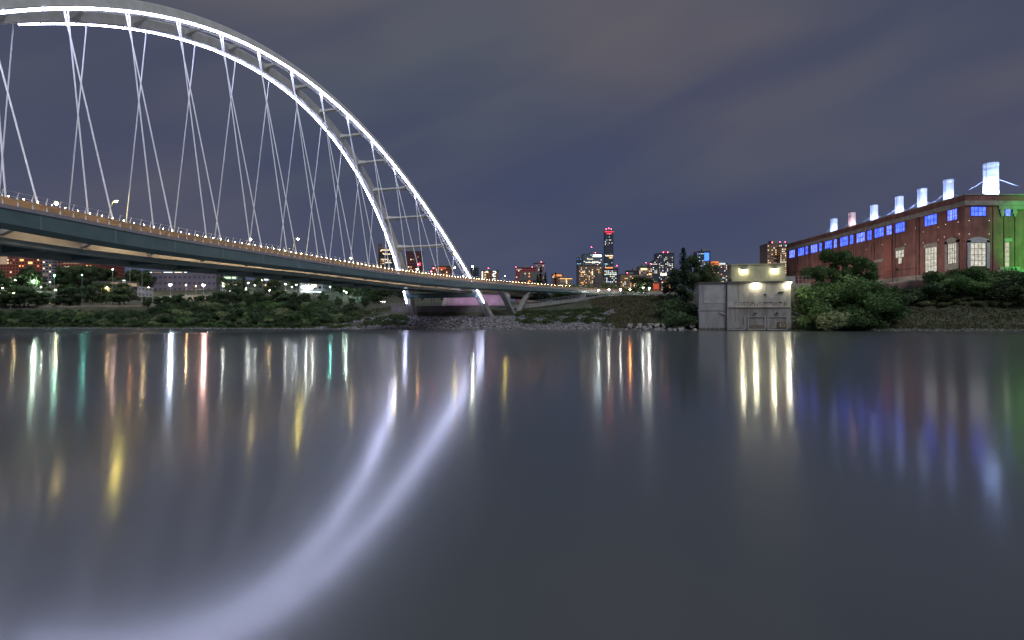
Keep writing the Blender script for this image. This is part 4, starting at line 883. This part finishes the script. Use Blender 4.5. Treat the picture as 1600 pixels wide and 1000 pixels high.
# taller trees of the riverside wood between road and bridge leg
for i in range(95):
    u = PR.uniform(200, 596); x, y = at_uv(u, PR.uniform(470, 484), 0); vt = np.interp(u, [190, 330, 370, 400, 440, 500, 560, 600], [466, 458, 449, 448, 455, 459, 456, 452]) + PR.uniform(-3, 9)
    h = clear_lamps(x, y, max(4, top_at(x, y, vt)), 3.5)
    if h < 2.5: continue
    plant(any_('tree'), x, y, h, 'dark leafy tree of the riverside wood behind the shore thicket', 'riverside wood trees', wide=PR.uniform(.85, 1.2))
# wooded hill behind, between the far lamps
for i in range(285):
    u = PR.uniform(-10, 640); v0 = PR.uniform(418, 462) if u < 200 else PR.uniform(440, 462); x, y = at_uv(u, v0 + 9, 0)
    if 205 < u < 345 and y < 475: continue
    if u > 560 and y < 300: continue
    h = clear_lamps(x, y, PR.uniform(7, 13), 4.5)
    if h < 3: continue
    plant(any_('tree' if PR.random() < .8 else 'spruce'), x, y, h, 'dark tree on the wooded hill behind the riverside road', 'hillside trees west of the bridge', wide=PR.uniform(.9, 1.35))
for i in range(64):                        # the crest of the hill, below the flats
    u = PR.uniform(-12, 232); Y = PR.uniform(455, 540); vt = PR.uniform(414, 422) + max(0, (u-150)*.07); p = P(u, vt, Y)
    h = clear_lamps(p.x, Y, p.z - ground(p.x, Y), 6)
    if 4 < h < 26: plant(any_('tree'), p.x, Y, h, 'dark tree on the wooded hill behind the riverside road', 'hillside trees west of the bridge', wide=PR.uniform(.8, 1.1))
for u, v, vt, lab in ((112,473,459.5,'round'),(131,473,457,'broad'),(146,472,456,'tallest'),(181,470,455.5,'small'),(92,474,466,'low'),(3,477,462,'clipped'),(27,477,467,'short'),(208,468,461,'thin')):
    x, y = at_uv(u, v, 0); plant(any_('lit'), x, y, top_at(x, y, vt), lab + ' yellow green tree lit by the lamps of the riverside road', None, wide=1.25)
x, y = at_uv(381, 462, 0); plant('spruce0', x, y, top_at(x, y, 431), 'slim dark spruce standing above the riverside wood near the office windows')
for u, v, vt, lab in ((558,470,440,'dark tree behind the bank just past the white lit pavilion'),(582,470,444,'dark tree beyond the white car lights beside the bridge leg'),(604,468,447,'tree in the gap under the bridge near the west leg'),(545,466,441,'thin pale tree under the bridge deck'),(660,470,462,'low tree behind the terrace fence under the bridge'),(690,470,464,'small tree behind the terrace fence next to the abutment')):
    x, y = at_uv(u, v, 0); plant(any_('tree'), x, y, max(3, top_at(x, y, vt)), lab)
# east of the bridge: hedge bushes, spruces, slope shrubs
for u, v, vt, lab, k in ((893,462,441,'rounded dark bush at the end of the bridge railing','mid'),(908,464,443,'broad dark bush beside the fenced ramp','mid'),(880,462,449,'low bush under the end of the bridge','bush'),(920,462,452,'low bush in front of the first ramp lamp','bush')):
    x, y = at_uv(u, v, 0); plant(any_(k), x, y, top_at(x, y, vt), lab, wide=1.5)
for u, vt, Y, lab in ((845,415,330,'tall spruce in front of the steep roofed house'),(852,424,322,'shorter spruce close to the taller one by the house'),(868,424,345,'slim spruce alone before the low orange block'),(840,428,318,'low broad spruce at the foot of the house')):
    p = P(u, vt, Y); plant(any_('spruce'), p.x, Y, p.z - ground(p.x, Y), lab, wide=.8 if 'slim' in lab else .95)
for u, vt, Y, lab, k in ((943,437.5,300,'pale green lamp lit tree above the ramp lamps','lit'),(962,439,304,'second pale green lamp lit tree, nearer the hotel','lit'),(980,446,300,'small pale tree above the orange ramp lamp','lit'),(996,431,300,'dark open crowned tree before the hotel and purple flats','tree'),(1009,433,306,'dark slanting tree beside the purple flats','tree')):
    p = P(u, vt, Y); plant(any_(k), p.x, Y, p.z - ground(p.x, Y), lab, wide=1.25)
p = P(1068, 384, 247); plant('spruce1', p.x, 247, p.z - ground(p.x, 247), 'tallest spruce with a pointed top beside the leafy trees by the pumphouse', wide=1.2)
for u, vt, Y, w, lab in ((1055,418,256,.8,'leafy dark tree in front of the tall spruce'),(1083,397,254,.85,'tall leafy tree just behind the pumphouse corner'),(1100,402,260,.8,'leafy tree with blue tower light showing through'),(1046,432,252,.8,'lower leafy tree at the near edge of the spruce group'),(1118,420,262,.6,'light green tree peeping over the pumphouse side bay'),(1072,425,248,1.0,'dense tree filling the base of the spruce group')):
    p = P(u, vt, Y); plant(any_('tree' if 'light' not in lab else 'lit'), p.x, Y, p.z - ground(p.x, Y), lab, wide=w)
for i in range(34):
    u = PR.uniform(1018, 1098); k = (u-1018)/80; v = PR.uniform(458, 506) if u > 1040 else PR.uniform(462, 480)
    if v > 503 - 0*k: v = 500
    x, y = at_uv(u, v, 0); 
    if x > 66 and y > 209: continue
    plant(any_('bush'), x, y, PR.uniform(2.2, 4.6)*(.7+.5*k), 'dark bush on the steep bank between the grassy slope and the pumphouse', 'bank bushes beside the pumphouse', wide=1.25)
for dx, dy, h in ((64.5,222,7),(66.5,226,8),(62,219,5.5),(66.8,219.5,6),(65.5,232,9)):
    plant(any_('bush'), dx, dy, h, 'dark bush on the steep bank between the grassy slope and the pumphouse', 'bank bushes beside the pumphouse', wide=1.2)
# the big willow-like bush and its neighbours east of the pumphouse
for u, v, vt, Y, k, w, lab in ((1316,0,373,232,'green0',.85,'tallest tree of the clump, ragged crown against the long brick wall'),(1345,0,388,230,'green2',.95,'leaning leafy tree on the inner side of the clump by the brick wall'),(1288,0,406,226,'green1',.95,'mid height tree of the clump nearest the pumphouse platform'),
    (1286,0,438,214,'mid0',1.0,'bright green bush spilling toward the pumphouse wing wall'),(1300,0,432,212,'mid1',1.25,'large green bush in the middle of the clump'),(1332,0,430,214,'mid2',1.3,'wide green bush under the leaning tree'),(1362,0,438,220,'mid0',1.2,'rounded dark green bush at the east end of the clump'),
    (1292,0,462,205,'mid1',1.1,'lower green bush below the platform rail'),(1322,0,455,204,'mid2',1.35,'lower green bush at the waterside middle of the clump'),(1352,0,462,206,'mid0',1.3,'lower dark bush next to the grassy bank'),(1306,0,480,199,'pale0',1.2,'yellowish bush right at the water edge'),(1338,0,476,200,'mid1',1.3,'bush at the water edge beneath the clump'),(1272,0,492,205,'bush1',1.0,'low dark bush at the foot of the wing wall'),(1388,0,457,222,'bush2',1.3,'dark bush between the clump and the low annexe'),(1375,0,470,209,'bush3',1.4,'dark low bush on the bank just past the clump')):
    p = P(u, vt, Y); plant(k, p.x, Y, p.z - ground(p.x, Y), lab, wide=w)
for i in range(14):
    u = PR.uniform(1395, 1480); vt = 449 + PR.uniform(0, 9); Y = PR.uniform(222, 234); p = P(u, vt, Y)
    plant(any_('bush'), p.x, Y, max(1.2, p.z - ground(p.x, Y)), 'dark bush in the low hedge along the bank top below the brick wall', 'bank top hedge', wide=1.6)
for u, vt, Y, k, w, lab in ((1472,428,228,'mid2',1.2,'round bush under the tall lit window'),(1492,416,228,'mid0',1.25,'tall round bush at the building corner'),(1520,413,228,'mid1',1.3,'broad bush beneath the arched end window'),(1546,415,229,'mid2',1.2,'bush beside the green lit wall'),(1450,441,226,'bush0',1.3,'darker low bush west of the corner bushes'),(1505,428,222,'mid0',1.5,'front bush of the corner group'),(1592,424,218,'mid1',1.3,'tall dark bush at the frame edge by the green wall'),(1578,436,216,'bush2',1.4,'dark bush below the green wall ledge'),(1612,416,216,'bush1',1.3,'dark bush beyond the frame edge bush')):
    p = P(u, vt, Y); plant(k, p.x, Y, p.z - ground(p.x, Y), lab, wide=w)
for i in range(80):
    u = PR.uniform(1440, 1620); v = PR.uniform(455, 480); x, y = at_uv(u, v, 0)
    plant(any_('pale'), x, y, PR.uniform(1.3, 2.6), 'pale grey green shrub on the open bank below the corner bushes', 'pale shrubs on the east bank', wide=1.5)
# ground cover: rough grass, riprap
def tufts(name, n, place, size, mats, seed, blades=4):
    rd = np.random.default_rng(seed); V = []; Fc = []; mi = []
    k = 0
    while k < n:
        q = place(rd)
        if q is None: continue
        x, y = q; z = ground(x, y); k += 1; s = size*(.5+rd.random()); m = rd.integers(len(mats))
        for b in range(blades):
            a = rd.random()*6.283; l = rd.random()*.5+.2; w = s*.28; o = len(V); dx, dy = math.cos(a), math.sin(a); ox, oy = rd.normal()*s*.4, rd.normal()*s*.4
            V += [(x+ox-dy*w, y+oy+dx*w, z-.05), (x+ox+dy*w, y+oy-dx*w, z-.05), (x+ox+dx*l*s, y+oy+dy*l*s, z+s*(.6+.5*rd.random()))]; Fc.append((o,o+1,o+2)); mi.append(int(m))
    me = bpy.data.meshes.new(name); me.from_pydata(V, [], Fc)
    for m in mats: me.materials.append(m)
    me.polygons.foreach_set('material_index', mi); o = link(name, me); tag(o, kind='stuff'); return o
GR = [foliage('grass_a', (.09,.115,.05), (.16,.18,.085), .4, 0), foliage('grass_b', (.06,.105,.04), (.12,.18,.075), .4, 0), foliage('grass_dry', (.14,.12,.075), (.20,.17,.11), .4, 0)]
def plc(u0, u1, v0, v1, cond=None):
    def f(rd):
        u, v = u0 + (u1-u0)*rd.random(), v0 + (v1-v0)*rd.random()
        p = on_ray(u, v, 0)
        if cond and not cond(p.x, p.y, u, v): return None
        return p.x + rd.normal()*.8, p.y + rd.normal()*1.5
    return f
def plt(x0, x1, t0, t1, cond=None):
    def f(rd):
        x, t = x0 + (x1-x0)*rd.random(), t0 + (t1-t0)*rd.random(); y = shore(x) + t
        return None if cond and not cond(x, y, t) else (x, y)
    return f
def patch(x, y): return math.sin(x*.55+y*.2)*math.sin(y*.5-x*.13+1) + .5*math.sin(x*1.3+2)*math.sin(y*1.1)
o = tufts('bank_grass', 16000, plt(105, 220, 2.5, 46), .5, [GR[0], GR[1], GR[2], GR[2]], 1); tag(o, 'rough mixed grass covering the east bank', 'grass')
o = tufts('slope_grass', 9000, plt(36, 68, 3.5, 46), .5, [GR[0], GR[2], GR[2]], 2); tag(o, 'dry brownish grass on the slope beside the fenced ramp', 'grass')
o = tufts('shore_grass', 9000, plt(-310, -62, 3.0, 12), .55, [GR[0], GR[1], GR[1]], 3); tag(o, 'dark grass along the shore below the thicket', 'grass')
o = tufts('verge_grass', 5000, plt(-80, -52, 6, 34), .5, [GR[0], GR[2], GR[1]], 5); tag(o, 'brownish grass slope beside the west bridge leg', 'grass')
def greens(x, y, t): return patch(x, y) > -.05 and not (abs(x + 12) < 7 and t < 30)
o = tufts('ground_cover', 9000, plt(2, 40, 11, 33, greens), .75, [GR[1], GR[1], GR[0]], 4, 5); tag(o, 'low green shrubs in patches on the stony slope by the pier', 'ground cover')
o = tufts('leg_ground_cover', 2600, plt(-66, -46, 7, 22, lambda x, y, t: patch(x, y) > -.3), .75, [GR[1], GR[1], GR[0]], 6, 5); tag(o, 'low green shrubs beside the west bridge footing', 'ground cover')
# stones
ST1 = mat('riprap', (.10,.098,.108), .85, col2=(.27,.26,.28), scale=.9, detail=2, bump=.4, bscale=4)
ST2 = mat('riprap_warm', (.13,.12,.11), .85, col2=(.30,.28,.26), scale=.9, detail=2, bump=.4, bscale=4)
def stones(name, n, place, s0, s1, seed, label):
    rd = np.random.default_rng(seed); V = []; Fc = []; mi = []
    ico = [(0,0,1),(.89,0,.45),(.28,.85,.45),(-.72,.53,.45),(-.72,-.53,.45),(.28,-.85,.45),(.72,.53,-.45),(-.28,.85,-.45),(-.89,0,-.45),(-.28,-.85,-.45),(.72,-.53,-.45),(0,0,-1)]
    tri = [(0,1,2),(0,2,3),(0,3,4),(0,4,5),(0,5,1),(1,6,2),(2,7,3),(3,8,4),(4,9,5),(5,10,1),(2,6,7),(3,7,8),(4,8,9),(5,9,10),(1,10,6),(6,11,7),(7,11,8),(8,11,9),(9,11,10),(10,11,6)]
    ico = np.array(ico); k = 0
    while k < n:
        q = place(rd)
        if q is None: continue
        k += 1; x, y = q; s = s0 + (s1-s0)*rd.random()**2.2; A = np.diag([s*(.8+.6*rd.random()), s*(.8+.6*rd.random()), s*(.5+.4*rd.random())]); a = rd.random()*6.28
        Rm = np.array([[math.cos(a),-math.sin(a),0],[math.sin(a),math.cos(a),0],[.2*rd.normal(),.2*rd.normal(),1]]); pts = (ico*(1+.16*rd.normal(size=(12,1)))) @ A @ Rm.T + np.array([x, y, max(ground(x, y), -.1) + s*.12]); o = len(V)
        V += [tuple(map(float, p)) for p in pts]; Fc += [(o+a_, o+b_, o+c_) for a_, b_, c_ in tri]; mi += [int(rd.random() < .35)]*20
    me = bpy.data.meshes.new(name); me.from_pydata(V, [], Fc); me.materials.append(ST1); me.materials.append(ST2); me.polygons.foreach_set('material_index', mi)
    tag(link(name, me), label, 'stones', kind='stuff')
stones('riprap_stones', 6500, plt(-72, 40, -.6, 24, lambda x, y, t: t < 12 or x < 3 or patch(x, y) < .15), .22, .75, 11, 'grey broken stones armouring the bank around the bridge legs')
stones('slope_stones', 900, plt(18, 44, 1, 30, lambda x, y, t: abs((x-17) - t*.95) < 2.2), .25, .7, 12, 'line of stones climbing the slope edge')
stones('leg_edge_stones', 900, plt(-90, -58, 1, 30, lambda x, y, t: abs((x+86) - t*.95) < 2.2), .25, .7, 13, 'line of stones edging the grass beside the west leg')
stones('shore_stones', 2600, plt(-300, 220, -.5, 2.2, lambda x, y, t: not (66 < x < 104)), .15, .5, 14, 'small stones along the waterline')
BD = mat('boulder', (.25,.235,.24), .85, col2=(.37,.35,.34), scale=.6, bump=.5, bscale=3)
rb = random.Random(9); bmesh_protos = []
for i in range(4):
    pts = [(rb.uniform(-1,1)*1.0, rb.uniform(-1,1)*.75, rb.choice((-1,1))*rb.uniform(.45,.65)) for _ in range(16)]; mb = MB(); mb.hull(pts); bmesh_protos.append(mb.mesh('boulder', BD))
for i in range(34):
    x = 45 + 24*rb.random(); lay = i % 3; y = shore(x) + .2 + 1.5*lay + rb.uniform(-.3, .3); 
    o = link('boulder', bmesh_protos[i % 4], loc=(x, y, .35 + .85*lay + rb.uniform(-.1, .1))); o.rotation_euler = (rb.uniform(-.2,.2), rb.uniform(-.2,.2), rb.uniform(-.5,.5)); s = rb.uniform(.75, 1.35); o.scale = (s*1.2, s, s*.8)
    tag(o, 'squarish grey boulder stacked in the low wall at the waterline beside the pumphouse', 'boulder', 'boulder wall beside the pumphouse')
# terrace wall with its fence, ramp wall with its fence, road and road edge
def wall_fence(path, z0, hw, hf, step, label, lab2, thick=.5, wm=None, fm=None, grp=None):
    mb = MB(); mb.sweep([[(x, y, z0(i)), (x, y, z0(i)+hw), (x+.02, y+thick, z0(i)+hw), (x+.02, y+thick, z0(i))] for i, (x, y) in enumerate(path)])
    o = mb.build('retaining_wall', wm or M['concrete']); tag(o, label, 'wall')
    f = empty('fence', (path[0][0], path[0][1], z0(0)+hw), lab2, 'fence'); loc = -f.location
    P3 = [Vector((x, y+.2, z0(i)+hw)) for i, (x, y) in enumerate(path)]
    for dz in (hf, hf*.55, .15):
        mb = MB(); mb.tube([p + Vector((0,0,dz)) for p in P3], .05, 4); q = mb.build('rail', fm or M['metal'], f); q.location = loc
    L = 0; out = []
    for a, b in zip(P3, P3[1:]):
        d = (b-a).length
        while L <= d: out.append(a.lerp(b, L/d)); L += step
        L -= d
    for p in out[:98]:
        mb = MB(); mb.tube([p, p + Vector((0,0,hf))], .06, 4); q = mb.build('post', fm or M['metal'], f); q.location = loc
px_ = [(-57.5 + 3.6*i, shore(-57.5+3.6*i) + 30.6) for i in range(14)]
wall_fence(px_, lambda i: 3.5, 7.1, 1.3, 2.1, 'long dark terrace wall between the two legs of the arch', 'white fence on top of the terrace wall under the bridge', wm=mat('terrace_concrete', (.24,.21,.24), .85, col2=(.19,.17,.19), scale=.4, bump=.2))
rp = [P(u, v, 262 + 1.1*i) for i, (u, v) in enumerate([(770,478),(800,477),(828,475.5),(845,473.5),(870,470),(900,466.5),(930,463.5),(955,461.5),(975,460.5),(990,460)])]
wall_fence([(p.x, p.y) for p in rp], lambda i: rp[i].z - 1.5, 1.5, 1.5, 1.55, 'pale ramp wall climbing from the pier toward the lamps', 'pale fence along the climbing ramp east of the bridge', wm=M['concrete'])
mb = MB(); xs = [-330 + 6*i for i in range(37)]
mb.add([(x, shore(x)+t, ground(x, shore(x)+t)+.12) for x in xs for t in (48, 51, 54, 57)], [(i*4+k, (i+1)*4+k, (i+1)*4+k+1, i*4+k+1) for i in range(len(xs)-1) for k in range(3)])
tag(mb.build('road', mat('lamplit_beige_road', (.34,.28,.20), .9, col2=(.24,.20,.15), scale=.5)), kind='structure')  # beige of the lamplight put into the road colour
mb = MB(); mb.sweep([[(x, shore(x)+t, ground(x, shore(x)+46)+z) for t, z in ((46,-.5),(46.3,-.5),(46.3,.9),(46,.9))] for x in xs[:31]]); tag(mb.build('road_barrier', mat('weathered_barrier', (.42,.34,.25), .85, col2=(.28,.23,.17), scale=.7)), 'low weathered barrier along the riverside road', 'barrier')
# cars
def car(x, y, z, rz, col, label, grp=None, lights=True):
    t = empty('car', (x, y, z), label, 'car', grp, rz)
    cm = mat('car_paint', col, .25, spec=.6); mb = MB()
    mb.prism([(-2.2,.35),(2.2,.35),(2.25,.75),(1.2,.92),(.55,1.42),(-1.2,1.45),(-1.9,.95),(-2.25,.85)], -.85, .85); mb.build('body', cm, t, bevel=.06)
    g = MB(); g.prism([(1.05,.93),(.5,1.38),(-1.15,1.40),(-1.7,.97)], -.87, .87); g.build('window', M['dark_metal'], t)
    for wx in (-1.4, 1.4):
        for wy in (-.85, .85):
            w = MB(); w.prism([(wx+.33*math.cos(a*.5236), .33+.33*math.sin(a*.5236)) for a in range(12)], wy-.11, wy+.11); w.build('wheel', M['asphalt'], t)
    for wy in (-.6, .6):
        h = MB(); h.ball((2.24, wy, .66), .14, 6, 4); h.build('headlight', emit('headlight', (1.0,.95,.85), 90), t)
        h = MB(); h.ball((-2.24, wy, .72), .12, 6, 4); h.build('tail_light', emit('tail_light', (1.0,.06,.04), 40), t)
    return t
for u, v, rz, col, lab in ((243,447,3.5,(.3,.3,.32),'grey car with lights on, first of the two on the hall forecourt'),(252,448.5,3.5,(.25,.06,.05),'red car with lights on close to the blue white floodlamp')):
    p = on_ray(u, v, .7); car(p.x, p.y, ground(p.x, p.y), rz, col, lab)
p = bp(189.5, 9.5, zt(189)); car(p.x, p.y, p.z - .1, R(109), (.7,.7,.7), 'pale car crossing the bridge near the frame edge')
for u, v, rz, col, lab in ((592,470.5,-1.2,(.3,.32,.33),'grey car facing the river at the path end under the bridge'),(600,471.5,-1.5,(.2,.2,.22),'dark car with headlights on beside the grey one under the bridge')):
    p = on_ray(u, v, .7); car(p.x, p.y, ground(p.x, p.y), rz, col, lab)
# traffic signals seen between the ribs
for u, v, Y, lab in ((653,413,300,'red traffic signal beside the dark red slab block'),(677.5,419,300,'red traffic signal left of the lamp between the ribs'),(674,424.5,296,'lower red traffic signal just above the bridge rail')):
    p = P(u, v, Y); g = ground(p.x, Y); t = empty('traffic_signal', (p.x, Y, g), lab, 'traffic light'); H = p.z - g
    mb = MB(); mb.tube([(0,.2,-.3),(0,.2,H+.6)], .09, 5); mb.build('pole', M['dark_metal'], t)
    mb = MB(); mb.box(-.22,.22,-.1,.15,H-.9,H+.4); mb.build('signal_head', M['dark_metal'], t, bevel=.04)
    mb = MB(); mb.ball((0,-.12,H), .3, 8, 5); mb.build('red_light', BULB['red'], t)
